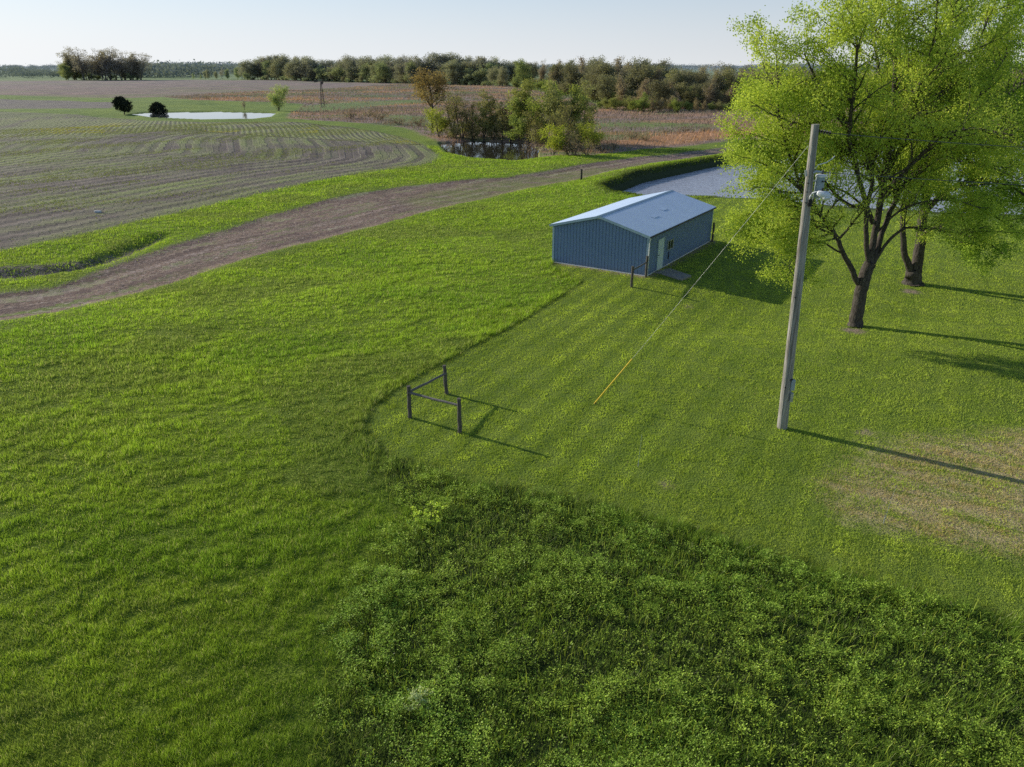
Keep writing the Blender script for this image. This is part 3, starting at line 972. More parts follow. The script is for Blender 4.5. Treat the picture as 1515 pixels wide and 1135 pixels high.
def hero_tree():
    rg = np.random.default_rng(5)
    base = G(1265, 482)
    Y0 = base[1]
    w = Wood()
    def L(pts, dy0=0.0, dy1=0.0):
        n = len(pts)
        return np.array([at_depth(a, b, Y0 + dy0 + (dy1 - dy0) * i / (n - 1)) for i, (a, b) in enumerate(pts)])
    def dense(p, k=3):
        # smooth resample of a limb
        t = np.arange(len(p)); tt = np.linspace(0, len(p) - 1, (len(p) - 1) * k + 1)
        q = np.stack([np.interp(tt, t, p[:, c]) for c in range(3)], 1)
        q[1:-1] = (q[:-2] + q[1:-1] * 2 + q[2:]) / 4
        return q + rg.standard_normal(q.shape) * .02
    tr = L([(1265, 486), (1266, 478), (1268, 465), (1272, 440), (1278, 415), (1288, 388)])
    w.tube(dense(tr), np.interp(np.linspace(0, 1, 16), [0, .08, .25, 1], [.54, .40, .33, .29]), 14)
    # root flare
    for a in ():
        d = np.array([math.cos(a), math.sin(a), 0])
        p = np.array([base + [0, 0, .55] + d * .25, base + [0, 0, .18] + d * .52, base + [0, 0, -.05] + d * .85])
        w.tube(p, np.array([.17, .14, .05]), 6)
    spec = dict(dens=[2.3, 2.6, 3.2], ratio=[.42, .42, .5], ang=(.5, 1.15), minz=-.25, wig=.35, up=[.25, .05, -.15], rmin=.007, tipn=3)
    limbs = [  # points in the photograph, nearer or farther offset at start and end, radius, first share without twigs
        ([(1270, 420), (1257, 392), (1247, 375), (1236, 345), (1215, 318), (1190, 285), (1160, 258), (1125, 240)], 0, -2.0, .17, .35),
        ([(1286, 392), (1281, 350), (1281, 310), (1291, 270), (1286, 240), (1265, 210), (1240, 170), (1210, 125), (1190, 80)], 0, -1.5, .16, .3),
        ([(1288, 392), (1294, 345), (1301, 300), (1313, 255), (1320, 200), (1323, 150), (1325, 90), (1330, 20), (1335, -60)], 0, .5, .21, .25),
        ([(1291, 390), (1305, 345), (1322, 300), (1345, 262), (1380, 230), (1420, 185), (1460, 130), (1490, 80)], 0, 2, .18, .25),
        ([(1294, 388), (1318, 352), (1340, 336), (1366, 338), (1410, 345), (1465, 335)], 0, -1.2, .10, .3),
        ([(1313, 255), (1340, 205), (1372, 145), (1396, 85), (1412, 20), (1425, -50)], .3, 2.5, .14, .1),
        ([(1296, 340), (1312, 250), (1318, 180), (1300, 110), (1290, 40), (1285, -30)], .2, 4.5, .15, .3),
        ([(1290, 330), (1272, 270), (1255, 205), (1262, 140), (1270, 70), (1260, 20)], 0, -3.6, .15, .3),
        ([(1300, 300), (1330, 262), (1370, 222), (1400, 195), (1450, 190), (1500, 200)], .2, -3.5, .13, .25),
        ([(1275, 232), (1240, 226), (1195, 224), (1145, 210), (1105, 196)], -.6, -.6, .07, .1),
        ([(1236, 345), (1210, 350), (1185, 368), (1165, 392), (1175, 412)], -.4, -2.6, .06, .25),
        ([(1247, 375), (1222, 362), (1190, 350), (1150, 352), (1125, 362)], -.2, -1.8, .055, .25),
        ([(1215, 318), (1175, 305), (1140, 305), (1105, 318)], -.8, -1.6, .06, .15),
        ([(1281, 310), (1250, 300), (1215, 265), (1175, 225), (1150, 190), (1140, 140)], 0, 2.8, .11, .25),
        ([(1320, 200), (1350, 170), (1400, 150), (1450, 60), (1480, -20)], .3, 3.5, .11, .15),
        ([(1190, 285), (1165, 225), (1150, 160), (1150, 95), (1145, 62)], -1.1, -.6, .08, .1),
        ([(1325, 90), (1300, 50), (1270, 10), (1250, -30)], .2, -.5, .08, .1),
        ([(1380, 230), (1420, 235), (1470, 250), (1520, 270)], .9, 1.4, .08, .15),
        ([(1296, 345), (1330, 312), (1370, 296), (1415, 296), (1450, 308)], .1, -2.2, .07, .2),
        ([(1281, 310), (1262, 290), (1225, 272), (1185, 262), (1150, 268)], 0, 1.5, .07, .2),
        ([(1301, 300), (1330, 275), (1360, 262), (1400, 262)], .1, 2.5, .07, .2),
        ([(1291, 270), (1262, 250), (1228, 232), (1190, 228)], .1, 3.2, .07, .2),
        ([(1236, 345), (1205, 325), (1172, 322), (1142, 335), (1122, 350)], -.3, -2.4, .07, .2),
        ([(1190, 285), (1160, 285), (1132, 275), (1108, 282)], -1.1, -2.4, .06, .1),
        ([(1190, 285), (1150, 235), (1120, 215), (1095, 222)], -1.1, .4, .06, .1),
        ([(1240, 170), (1200, 150), (1160, 128), (1128, 112)], -1.0, .5, .06, .1),
        ([(1240, 170), (1195, 185), (1150, 175), (1110, 150)], -1.0, -2.5, .06, .1),
        ([(1335, 165), (1370, 110), (1385, 40), (1390, -30)], .3, -2.8, .10, .1),
    ]
    for pts, a, b, r, fr in limbs:
        p = dense(L(pts, a, b))
        spec['from'] = fr
        spec['minz'] = -.45 if r < .07 else -.2
        LL = np.linalg.norm(np.diff(p, axis=0), axis=1).sum()
        sp = dict(spec); sp['ratio'] = [min(.42, 2.9 / LL), .45, .5]
        branch(w, rg, p, r * .84, 0, 2, sp)
    t = empty('maple_tree', base, 'spreading yellow green tree with a trunk forked above the ground, beside the utility pole', 'tree')
    wm = w.mesh('trunk')
    o = link('trunk', wm, M['bark'], t); o.matrix_parent_inverse.identity()
    shift(wm, -base)
    V, Fc, C = leaves(rg, w.tips, 235000, .084, (.185, .185, .165), (.062, .110, .008), (.275, .32, .032), .9, .12)
    cm = mesh_np('crown', V - base, Fc, False, C)
    link('crown', cm, M['maple_leaf'], t)
    print('hero tips', len(w.tips), 'wood', w.n)


def shift(me, d):
    n = len(me.vertices)
    a = np.empty(n * 3, np.float32); me.vertices.foreach_get('co', a)
    a = a.reshape(-1, 3) + np.asarray(d, np.float32)[None]
    me.vertices.foreach_set('co', a.ravel()); me.update()


hero_tree()


def proto_tree(seed, Ht, spread, stems, nleaf, lsize, ca, cb, frm=.25, maxl=2, dens=(1.0, 1.2), up=(.35, .1), lspread=.35, r0=None, lean=.12, ratio=(.5, .45), sides=None, ang=(.5, 1.1), rmin=.02, tipn=3, clump=2.0, wig=.4):
    rg = np.random.default_rng(seed)
    w = Wood()
    r0 = r0 or Ht * .018
    for s in range(stems):
        a = rg.uniform(0, 6.28)
        d = np.array([math.cos(a) * lean * (stems > 1) * rg.uniform(.5, 2.2), math.sin(a) * lean * (stems > 1) * rg.uniform(.5, 2.2), 1.0])
        h = Ht * rg.uniform(.82, .96) * (1 if s == 0 else rg.uniform(.7, 1))
        p = curve(rg, np.array([math.cos(a) * r0 * .8 * (stems > 1), math.sin(a) * r0 * .8 * (stems > 1), -.15]), d, h, 8, .12, .1)
        sp = dict(dens=list(dens) + [1.5], ratio=[min(spread / h, ratio[0]), ratio[1], .5], ang=ang, minz=.0, wig=wig, up=list(up) + [0], rmin=rmin, tipn=tipn)
        sp['from'] = frm
        branch(w, rg, p, r0 * (1 if s == 0 else .75), 0, maxl, sp)
    V, Fc, C = leaves(rg, w.tips, nleaf, lsize, (lspread, lspread, lspread * .8), ca, cb, clump)
    return w.mesh('trunk'), mesh_np('crown', V, Fc, False, C)


def place_tree(name, protos, base, scale, rz, label, cat, group=None, bark=None, leaf=None, sz=1.0):
    tm, cm = protos
    t = empty(name, base, label, cat, group, rz)
    t.scale = (scale, scale, scale * sz)
    a = link('trunk', tm, bark, t)
    if cm is not None:
        link('crown', cm, leaf, t)
    return t


# the second big tree, behind the first: stems fork close to the ground
def second_tree():
    rg = np.random.default_rng(15)
    base = G(1350, 420)
    Y0 = base[1]
    w = Wood()
    def L(pts, a, b_):
        n = len(pts)
        p = np.array([at_depth(u, v, Y0 + a + (b_ - a) * i / (n - 1)) for i, (u, v) in enumerate(pts)])
        t = np.arange(n); tt = np.linspace(0, n - 1, (n - 1) * 3 + 1)
        q = np.stack([np.interp(tt, t, p[:, c]) for c in range(3)], 1)
        q[1:-1] = (q[:-2] + q[1:-1] * 2 + q[2:]) / 4
        return q + rg.standard_normal(q.shape) * .025
    w.tube(L([(1350, 424), (1350, 417), (1351, 408), (1354, 396)], 0, 0), np.array([.72, .64, .58, .53, .50, .48, .47, .45, .42, .38]), 14)
    spec = dict(dens=[2.0, 2.2, 3.0], ratio=[.4, .45, .5], ang=(.5, 1.15), minz=-.3, wig=.35, up=[.2, .0, -.1], rmin=.008, tipn=3)
    for pts, a, b_, r, fr in (
            ([(1348, 403), (1339, 380), (1334, 345), (1336, 305), (1346, 255), (1350, 200), (1345, 130)], 0, -1, .22, .4),
            ([(1356, 398), (1361, 360), (1365, 320), (1376, 270), (1386, 210), (1392, 140), (1402, 60), (1410, -20)], 0, 1, .34, .35),
            ([(1362, 350), (1384, 335), (1412, 343), (1450, 352), (1484, 376)], 0, -2.5, .12, .25),
            ([(1365, 320), (1400, 282), (1445, 262), (1490, 272), (1535, 300)], 0, -1.0, .17, .2),
            ([(1376, 270), (1420, 220), (1470, 165), (1525, 110), (1560, 60)], 0, 1.5, .19, .2),
            ([(1386, 210), (1430, 140), (1470, 70), (1500, -10)], 0, -2.5, .15, .15),
            ([(1365, 320), (1385, 290), (1425, 300), (1470, 318), (1510, 345)], 0, 3.0, .13, .2),
            ([(1372, 290), (1392, 240), (1430, 205), (1490, 190), (1560, 200)], 0, -4.0, .14, .2),
            ([(1380, 240), (1372, 190), (1350, 140), (1330, 100)], 0, 3.5, .13, .2),
            ([(1400, 282), (1420, 310), (1430, 345), (1440, 380)], -.3, -2.0, .06, .15)):
        p = L(pts, a, b_)
        LL = np.linalg.norm(np.diff(p, axis=0), axis=1).sum()
        sp = dict(spec); sp['from'] = fr; sp['ratio'] = [min(.45, 3.3 / LL), .45, .5]
        branch(w, rg, p, r, 0, 2, sp)
    t = empty('maple_tree', base, 'big leafy tree forking at the ground, farther off than the one beside the utility pole', 'tree')
    wm = w.mesh('trunk'); shift(wm, -base)
    link('trunk', wm, M['bark'], t)
    V, Fc, C = leaves(rg, w.tips, 150000, .098, (.24, .24, .22), (.050, .098, .008), (.165, .225, .018), 1.2, .15)
    link('crown', mesh_np('crown', V - base, Fc, False, C), M['maple_leaf'], t)


second_tree()

# mid-distance trees
OL, OH = (.080, .088, .045), (.165, .168, .075)      # olive
GL, GH = (.080, .108, .038), (.175, .21, .065)     # green
BL, BH = (.10, .085, .065), (.19, .165, .12)      # brown buds
YL, YH = (.125, .17, .035), (.225, .27, .062)         # fresh yellow green
DL, DH = (.058, .062, .036), (.115, .118, .062)       # dark
RL, RH = (.105, .088, .045), (.17, .138, .066)        # rusty buds
PR = {
    'slim': proto_tree(101, 11, 3.0, 2, 3600, .24, OL, OH, .18, 2, (1.1, 1.3), (.5, .2), .35, .12),
    'bare': proto_tree(102, 11, 3.2, 3, 2000, .20, DL, OH, .25, 2, (1.2, 1.4), (.6, .3), .3, .12),
    'green': proto_tree(103, 11, 4.4, 2, 5200, .27, GL, GH, .25, 2, (1.1, 1.3), (.35, .1), .45, .15),
    'rust': proto_tree(104, 12, 4.6, 1, 4600, .21, RL, RH, .42, 2, (1.6, 1.4), (.75, .3), .35, .17, ang=(.4, .8)),
    'bush': proto_tree(105, 5, 2.4, 7, 3600, .20, YL, YH, .12, 2, (1.3, 1.4), (.5, .2), .30, .06, .3),
    'bush_dull': proto_tree(106, 5, 2.4, 7, 2600, .20, OL, OH, .12, 2, (1.3, 1.4), (.5, .2), .30, .06, .3),
    'brush': proto_tree(107, 3.2, 1.8, 9, 700, .14, BL, BH, .1, 2, (1.6, 1.6), (.4, .1), .22, .035, .5),
    'w_olive': proto_tree(111, 15, 5.6, 2, 6200, .46, OL, OH, .07, 2, (1.1, 1.0), (.35, .1), .85, .22, clump=2.6),
    'w_green': proto_tree(112, 15, 5.4, 1, 6200, .46, GL, GH, .07, 2, (1.1, 1.0), (.35, .1), .85, .22, clump=2.6),
    'w_brown': proto_tree(113, 15, 5.6, 2, 3800, .48, BL, (.18, .162, .11), .10, 2, (.9, .9), (.5, .2), .7, .22, clump=2.6),
    'w_dark': proto_tree(114, 15, 5.4, 2, 6200, .46, DL, DH, .06, 2, (1.1, 1.0), (.35, .1), .85, .22, clump=2.6),
    'w_bare': proto_tree(115, 16, 5.4, 2, 2600, .36, (.10, .09, .08), (.175, .16, .135), .15, 2, (1.0, 1.0), (.7, .3), .55, .24),
    'w_low': proto_tree(116, 8, 4.6, 5, 3400, .42, GL, (.15, .18, .06), .08, 2, (.9, .9), (.3, .1), .55, .12, .35),
}


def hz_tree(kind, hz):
    """a copy of a prototype with pale blue haze mixed into its colour, for trees farther off in the air"""
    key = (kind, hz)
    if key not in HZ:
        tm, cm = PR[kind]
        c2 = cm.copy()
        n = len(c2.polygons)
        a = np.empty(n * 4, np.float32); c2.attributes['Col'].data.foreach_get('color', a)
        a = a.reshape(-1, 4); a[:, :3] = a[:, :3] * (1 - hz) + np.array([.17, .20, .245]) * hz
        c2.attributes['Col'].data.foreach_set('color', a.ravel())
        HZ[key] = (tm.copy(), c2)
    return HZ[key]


HZ = {}
random.seed(4)


def put(kind, px, py, top, name, label, cat='tree', group=None, Ht=None, bark='bark_dark', hz=0.0, sz=1.0, leaf='tree_leaf', wide=1.0):
    """stand a tree on the ground seen at (px, py), as tall as the photograph shows it"""
    b = G(px, py)
    dep = b[1] * CP - (b[2] - H) * SP
    want = (py - top) * dep / F / 1.0
    pr = hz_tree(kind, hz) if hz else PR[kind]
    nat = max(v.co.z for v in PR[kind][1].vertices) if kind not in NAT else NAT[kind]
    NAT[kind] = nat
    s = want / nat
    t = place_tree(name, pr, b - [0, 0, .1], s, random.uniform(0, 6.28), label, cat, group, M[bark], M[leaf])
    t.scale = (s * wide, s * wide, s)
    return t


NAT = {}
# the clump round the middle pond
put('rust', 640, 197, 105, 'budding_tree', 'round headed tree with rusty orange buds behind the middle pond', wide=1.9)
g = 'trees round the middle pond'
for kind, px, py, top, lab in (
        ('bare', 672, 208, 134, 'slender nearly bare tree behind the middle pond, beside the rusty budded tree'),
        ('bare', 684, 209, 138, 'slender nearly bare tree behind the middle pond, beside the rusty budded tree'),
        ('bare', 700, 211, 146, 'thin dark tree with sparse leaves at the back of the middle pond'),
        ('slim', 715, 212, 140, 'thin olive tree in the clump at the back of the middle pond'),
        ('slim', 728, 213, 134, 'thin olive tree in the clump at the back of the middle pond'),
        ('slim', 742, 213, 142, 'thin olive tree in the clump at the back of the middle pond'),
        ('slim', 755, 214, 150, 'thin olive tree in the clump at the back of the middle pond'),
        ('green', 783, 216, 118, 'bright green leafy tree standing tallest in the clump by the middle pond'),
        ('green', 806, 214, 120, 'green leafy tree in the clump by the middle pond, under the woods skyline'),
        ('green', 770, 220, 138, 'green tree leaning over the bank of the middle pond'),
        ('slim', 822, 217, 122, 'tall thin tree with a bare crooked stem at the end of the pond clump'),
        ('green', 842, 215, 126, 'pale green tree at the end of the pond clump nearest the track'),
        ('slim', 858, 212, 120, 'tall thin leafy tree at the end of the pond clump nearest the shed'),
        ('bare', 795, 222, 160, 'leaning bare tree on the bank of the middle pond'),
        ('bare', 832, 222, 150, 'bare branched tree among the bushes near the track')):
    if px < 800:
        py -= 5
    put(kind, px, py, top, 'pond_tree', lab, group=g, wide=1.25)
for kind, px, py, top, lab in (
        ('bush', 650, 211, 165, 'pale green bush at the left end of the middle pond'),
        ('bush_dull', 672, 213, 184, 'dull olive bush on the far bank of the middle pond'),
        ('bush_dull', 700, 214, 186, 'dull olive bush on the far bank of the middle pond'),
        ('bush_dull', 730, 215, 184, 'dull olive bush on the far bank of the middle pond'),
        ('bush_dull', 758, 217, 190, 'dull olive bush on the far bank of the middle pond'),
        ('bush', 818, 230, 184, 'bright yellow green bush beside the middle pond, biggest of its kind'),
        ('bush_dull', 840, 229, 190, 'grey green bush tangled between two bright bushes near the track'),
        ('bush', 876, 224, 180, 'bright narrow bush at the end of the thicket nearest the shed'),
        ('bush_dull', 688, 209, 176, 'dull olive bush on the far bank of the middle pond'),
        ('bush_dull', 715, 210, 178, 'dull olive bush on the far bank of the middle pond'),
        ('bush_dull', 745, 211, 176, 'dull olive bush on the far bank of the middle pond'),
        ('bush_dull', 775, 214, 182, 'dull olive bush on the far bank of the middle pond'),
        ('bush_dull', 800, 217, 182, 'dull olive bush between the middle pond and the bright bush'),
        ('bush_dull', 858, 219, 178, 'dull olive bush behind the bright narrow bush'),
        ('brush', 665, 211, 194, 'leafless thicket on the far water edge of the middle pond'),
        ('brush', 690, 211, 195, 'leafless thicket on the far water edge of the middle pond'),
        ('brush', 715, 212, 195, 'leafless thicket on the far water edge of the middle pond'),
        ('brush', 742, 213, 195, 'leafless thicket on the far water edge of the middle pond'),
        ('brush', 768, 216, 197, 'leafless thicket on the far water edge of the middle pond'),
        ('brush', 788, 219, 200, 'leafless thicket on the far water edge of the middle pond'),
        ('brush', 790, 229, 205, 'leafless thicket on the water edge of the middle pond'),
        ('brush', 850, 231, 200, 'leafless grey thicket below the bright bushes'),
        ('brush', 868, 229, 204, 'leafless grey thicket below the bright bushes'),
        ('brush', 892, 225, 202, 'bare brown thicket at the tail of the pond clump'),
        ('brush', 908, 222, 205, 'bare brown thicket at the tail of the pond clump')):
    if py < 220 and px < 800:
        py, top = py - 8, top - 6
    put(kind, px, py, top, 'bush', lab, 'bush', 'bushes round the middle pond', wide=1.25 if kind == 'brush' else 1.1)

# lone trees in the fields
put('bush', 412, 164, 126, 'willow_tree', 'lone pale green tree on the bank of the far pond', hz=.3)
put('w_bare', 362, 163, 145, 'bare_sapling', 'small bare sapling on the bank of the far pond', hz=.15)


def juniper(seed, px, py, top, label, lean):
    rg = np.random.default_rng(seed)
    b = G(px, py)
    s = (py - top) * (b[1] * CP + H * SP) / F
    w = Wood()
    w.tube(np.array([[0, 0, -.2], [.05 * s * lean, 0, .25 * s], [.1 * s * lean, 0, .8 * s]]), np.array([.07, .055, .02]) * s * .5, 6)
    tips = []
    for k in range(420):
        f = rg.random()
        a = rg.uniform(0, 6.28)
        R_ = s * .52 * (math.sin(math.pi * min(1, (f * .88 + .10))) ** .7) * rg.uniform(.35, 1.08)
        tips.append((math.cos(a) * R_ - lean * s * .22 * (f - .5), math.sin(a) * R_, s * (.16 + .80 * f) + .06 * R_))
        if k % 6 == 0:
            w.tube(np.array([[0, 0, s * (.15 + .6 * f)], tips[-1]]), np.array([.02, .006]) * s * .4, 3)
    V, Fc, C = leaves(rg, tips, 5200, .28, (.17, .17, .17), (.016, .020, .014), (.04, .046, .03), .8)
    t = empty('juniper_tree', b, label, 'tree')
    link('trunk', w.mesh('trunk'), M['bark_dark'], t)
    link('crown', mesh_np('crown', V, Fc, False, C), M['juniper_leaf'], t)


juniper(3, 184, 169.5, 145, 'dark windswept evergreen tree at the tip of the far pond', 1.0)
juniper(4, 236, 173, 149, 'dark rounded evergreen tree standing against the water of the far pond', .3)

# woods
for k in range(19):                                  # the bare grove on the skyline
    f = k / 18
    px = 98 + 112 * f + random.uniform(-3, 3)
    top = 73 + 9 * max(0, f - .55) / .45 + 8 * max(0, .2 - f) / .2 + random.uniform(-1, 4)
    kind = 'w_green' if (k in (0, 1)) else random.choice(['w_bare', 'w_bare', 'w_bare', 'w_brown'])
    if k in (0, 1):
        top = 92 + 3 * k
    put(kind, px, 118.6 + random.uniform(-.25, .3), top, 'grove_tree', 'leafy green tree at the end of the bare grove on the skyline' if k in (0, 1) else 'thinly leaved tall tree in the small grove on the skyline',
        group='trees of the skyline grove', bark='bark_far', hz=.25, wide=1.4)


def wood(n, x0, x1, base, top, kinds, label, group, hz, wide=1.0, jb=.4, bark='bark_far', name='woodland_tree'):
    for k in range(n):
        f = (k + random.random()) / n
        px = x0 + (x1 - x0) * f
        b = np.interp(px, *zip(*base)) + random.uniform(-jb, jb)
        t = np.interp(px, *zip(*top)) + random.uniform(-1.5, 5.5)
        kd = random.choice(kinds)
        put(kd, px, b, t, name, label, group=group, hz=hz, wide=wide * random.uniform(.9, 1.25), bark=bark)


MB_, MT_ = [(280, 117.2), (400, 117.8), (600, 122.8), (745, 126.8)], [(280, 104), (320, 102), (370, 90), (390, 79), (430, 84), (500, 89), (530, 82), (600, 82), (650, 79), (700, 80), (745, 90)]
wood(46, 370, 750, MB_, MT_, ['w_olive', 'w_brown', 'w_bare', 'w_dark', 'w_olive'], 'hazy grey green tree in the skyline wood behind the windmill', 'trees of the wood behind the windmill', .42, 1.4)
wood(34, 365, 750, [(280, 117.8), (400, 118.4), (600, 123.6), (745, 127.6)], [(a, b + 10) for a, b in MT_], ['w_olive', 'w_green', 'w_dark', 'w_low'], 'hazy lower tree along the edge of the wood behind the windmill',
     'edge trees of the wood behind the windmill', .28, 1.3)
wood(12, 285, 375, [(280, 117), (400, 117.8)], [(280, 107), (330, 100), (375, 100)], ['w_olive', 'w_green', 'w_bare'], 'small hazy tree in the thin hedge between the skyline grove and the wood', 'trees of the thin skyline hedge', .38, .9)
RB_ = [(745, 128), (790, 134), (850, 146), (900, 156), (960, 162), (1100, 160), (1520, 150)]
RT_ = [(745, 98), (765, 92), (800, 88), (850, 85), (930, 87), (1000, 95), (1100, 96), (1200, 98), (1520, 94)]
wood(58, 748, 1520, [(a, b - 12) for a, b in RB_], RT_, ['w_olive', 'w_brown', 'w_dark', 'w_bare'], 'tall tree deep in the dark wood beyond the big pond', 'trees deep in the dark wood', .20, 1.1, 3, 'bark_dark')
wood(62, 752, 1520, [(a, b - 5) for a, b in RB_], [(a, b + 7) for a, b in RT_], ['w_olive', 'w_brown', 'w_dark', 'w_dark'], 'tall dark olive tree in the middle of the dark wood beyond the big pond', 'middle trees of the dark wood', .12, 1.1, 2, 'bark_dark')
wood(40, 870, 1480, [(a, b) for a, b in RB_], [(a, b + 24) for a, b in RT_], ['w_dark', 'w_dark', 'w_olive', 'w_brown'], 'dark edge tree of the wood where it meets the prairie', 'edge trees of the dark wood', .10, 1.2, 1.5, 'bark_dark')
wood(18, 885, 1110, [(885, 161), (960, 166), (1110, 165)], [(885, 144), (930, 141), (1000, 142), (1110, 148)], ['w_low', 'w_low', 'bush_dull', 'w_brown'], 'low rounded tree in front of the dark wood', 'low trees before the dark wood', .02, 1.2, 1, 'bark_dark', 'low_tree')
wood(40, 365, 752, [(280, 118), (400, 118.6), (600, 123.8), (745, 127.8)], [(280, 112), (600, 112), (745, 116)], ['w_low', 'w_low', 'w_olive'], 'low hazy shrubby tree at the foot of the wood behind the windmill',
     'undergrowth of the wood behind the windmill', .25, 1.6, .3, 'bark_far', 'low_tree')
wood(44, 755, 1480, [(a, b - 1) for a, b in RB_], [(745, 114), (790, 117), (850, 124), (900, 130), (960, 134), (1520, 130)], ['w_dark', 'w_low', 'w_olive'], 'low dark shrubby tree at the foot of the dark wood',
     'undergrowth of the dark wood', .04, 1.6, 1.5, 'bark_dark', 'low_tree')
wood(9, 92, 212, [(92, 118.5), (212, 118.5)], [(92, 104), (150, 106), (212, 104)], ['w_low', 'w_olive'], 'low shrubby tree under the skyline grove', 'undergrowth of the skyline grove', .25, 1.3, .2, 'bark_far', 'low_tree')
put('green', 951, 166, 136, 'low_tree', 'fresh green tree standing out before the dark wood')
put('w_bare', 1003, 165, 136, 'low_tree', 'pale bare tree before the dark wood')
put('green', 1022, 160, 128, 'low_tree', 'pale feathery tree rising in front of the dark wood')
put('w_green', 775, 131, 88, 'woodland_tree', 'bright green leafy tree where the dark wood begins', wide=1.1, hz=.1)
put('w_brown', 455, 119.5, 92, 'woodland_tree', 'broad brown tree standing forward of the wood behind the windmill', wide=1.5, hz=.25)
for px, py, top, lab in ((1012, 196, 184, 'dark low thicket lying in the prairie beyond the big pond'), (1040, 195, 186, 'dark low thicket lying in the prairie beyond the big pond'),
                         (985, 197, 190, 'dark low thicket lying in the prairie beyond the big pond'), (935, 206, 192, 'grey bare bush in the prairie near the pond clump'),
                         (955, 208, 196, 'grey bare bush in the prairie near the pond clump'), (560, 178, 164, 'grey brush on the slope beside the far pond'),
                         (520, 176, 160, 'grey brush on the slope beside the far pond'), (590, 184, 172, 'grey brush on the slope beside the far pond'), (620, 186, 170, 'grey brush on the slope beside the far pond'),
                         (545, 172, 160, 'grey brush on the slope beside the far pond'), (308, 147, 141, 'dark brush heap in the stubble beyond the far pond')):
    put('brush', px, py, top, 'brush', lab, 'bush', 'brush in the prairie', wide=1.9)


def far_woods():
    """hazy tree lines out to the horizon"""
    rg = np.random.default_rng(77)
    V, Fc, C, o = [], [], [], 0
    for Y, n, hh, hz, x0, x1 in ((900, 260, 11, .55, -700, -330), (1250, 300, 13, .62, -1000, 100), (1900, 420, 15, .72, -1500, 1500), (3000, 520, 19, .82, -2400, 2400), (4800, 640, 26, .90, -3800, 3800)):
        X = rg.uniform(x0, x1, n)
        YY = Y + rg.uniform(-.12, .12, n) * Y
        hgt = hh * rg.uniform(.55, 1.2, n) * (.6 + .7 * vnoise(X / (Y * .09), YY * 0, 3))
        for a, b, h_ in zip(X, YY, hgt):
            k = 90
            s = h_ * .17
            c = np.array([a, b, h_ * .5]) + rg.standard_normal((k, 3)) * np.array([h_ * .55, h_ * .3, h_ * .19])
            c[:, 2] = np.clip(c[:, 2], .1, None)
            d = rg.standard_normal((k, 3)); d /= np.linalg.norm(d, axis=1)[:, None]
            e = np.cross(d, rg.standard_normal((k, 3))); e /= np.linalg.norm(e, axis=1)[:, None]
            d, e = d * s * .5, e * s * .45
            V.append(np.stack([c - d, c + e, c + d, c - e], 1).reshape(-1, 3))
            Fc.append(np.arange(k)[:, None] * 4 + [0, 1, 2, 3] + o); o += k * 4
            col = mixc((.06, .075, .04), (.13, .14, .07), np.clip(rg.random() * .7 + .3 * rg.random(k), 0, 1))
            C.append(col * (1 - hz) + np.array([.23, .26, .325]) * hz)  # haze mixed into the leaf colour of each tree line
    me = mesh_np('far_woods', np.concatenate(V), np.concatenate(Fc), False, np.concatenate(C))
    tag(link('far_woods', me, M['dry_leaf']), 'pale blue hazy tree lines along the horizon', 'woods', kind='stuff')


far_woods()


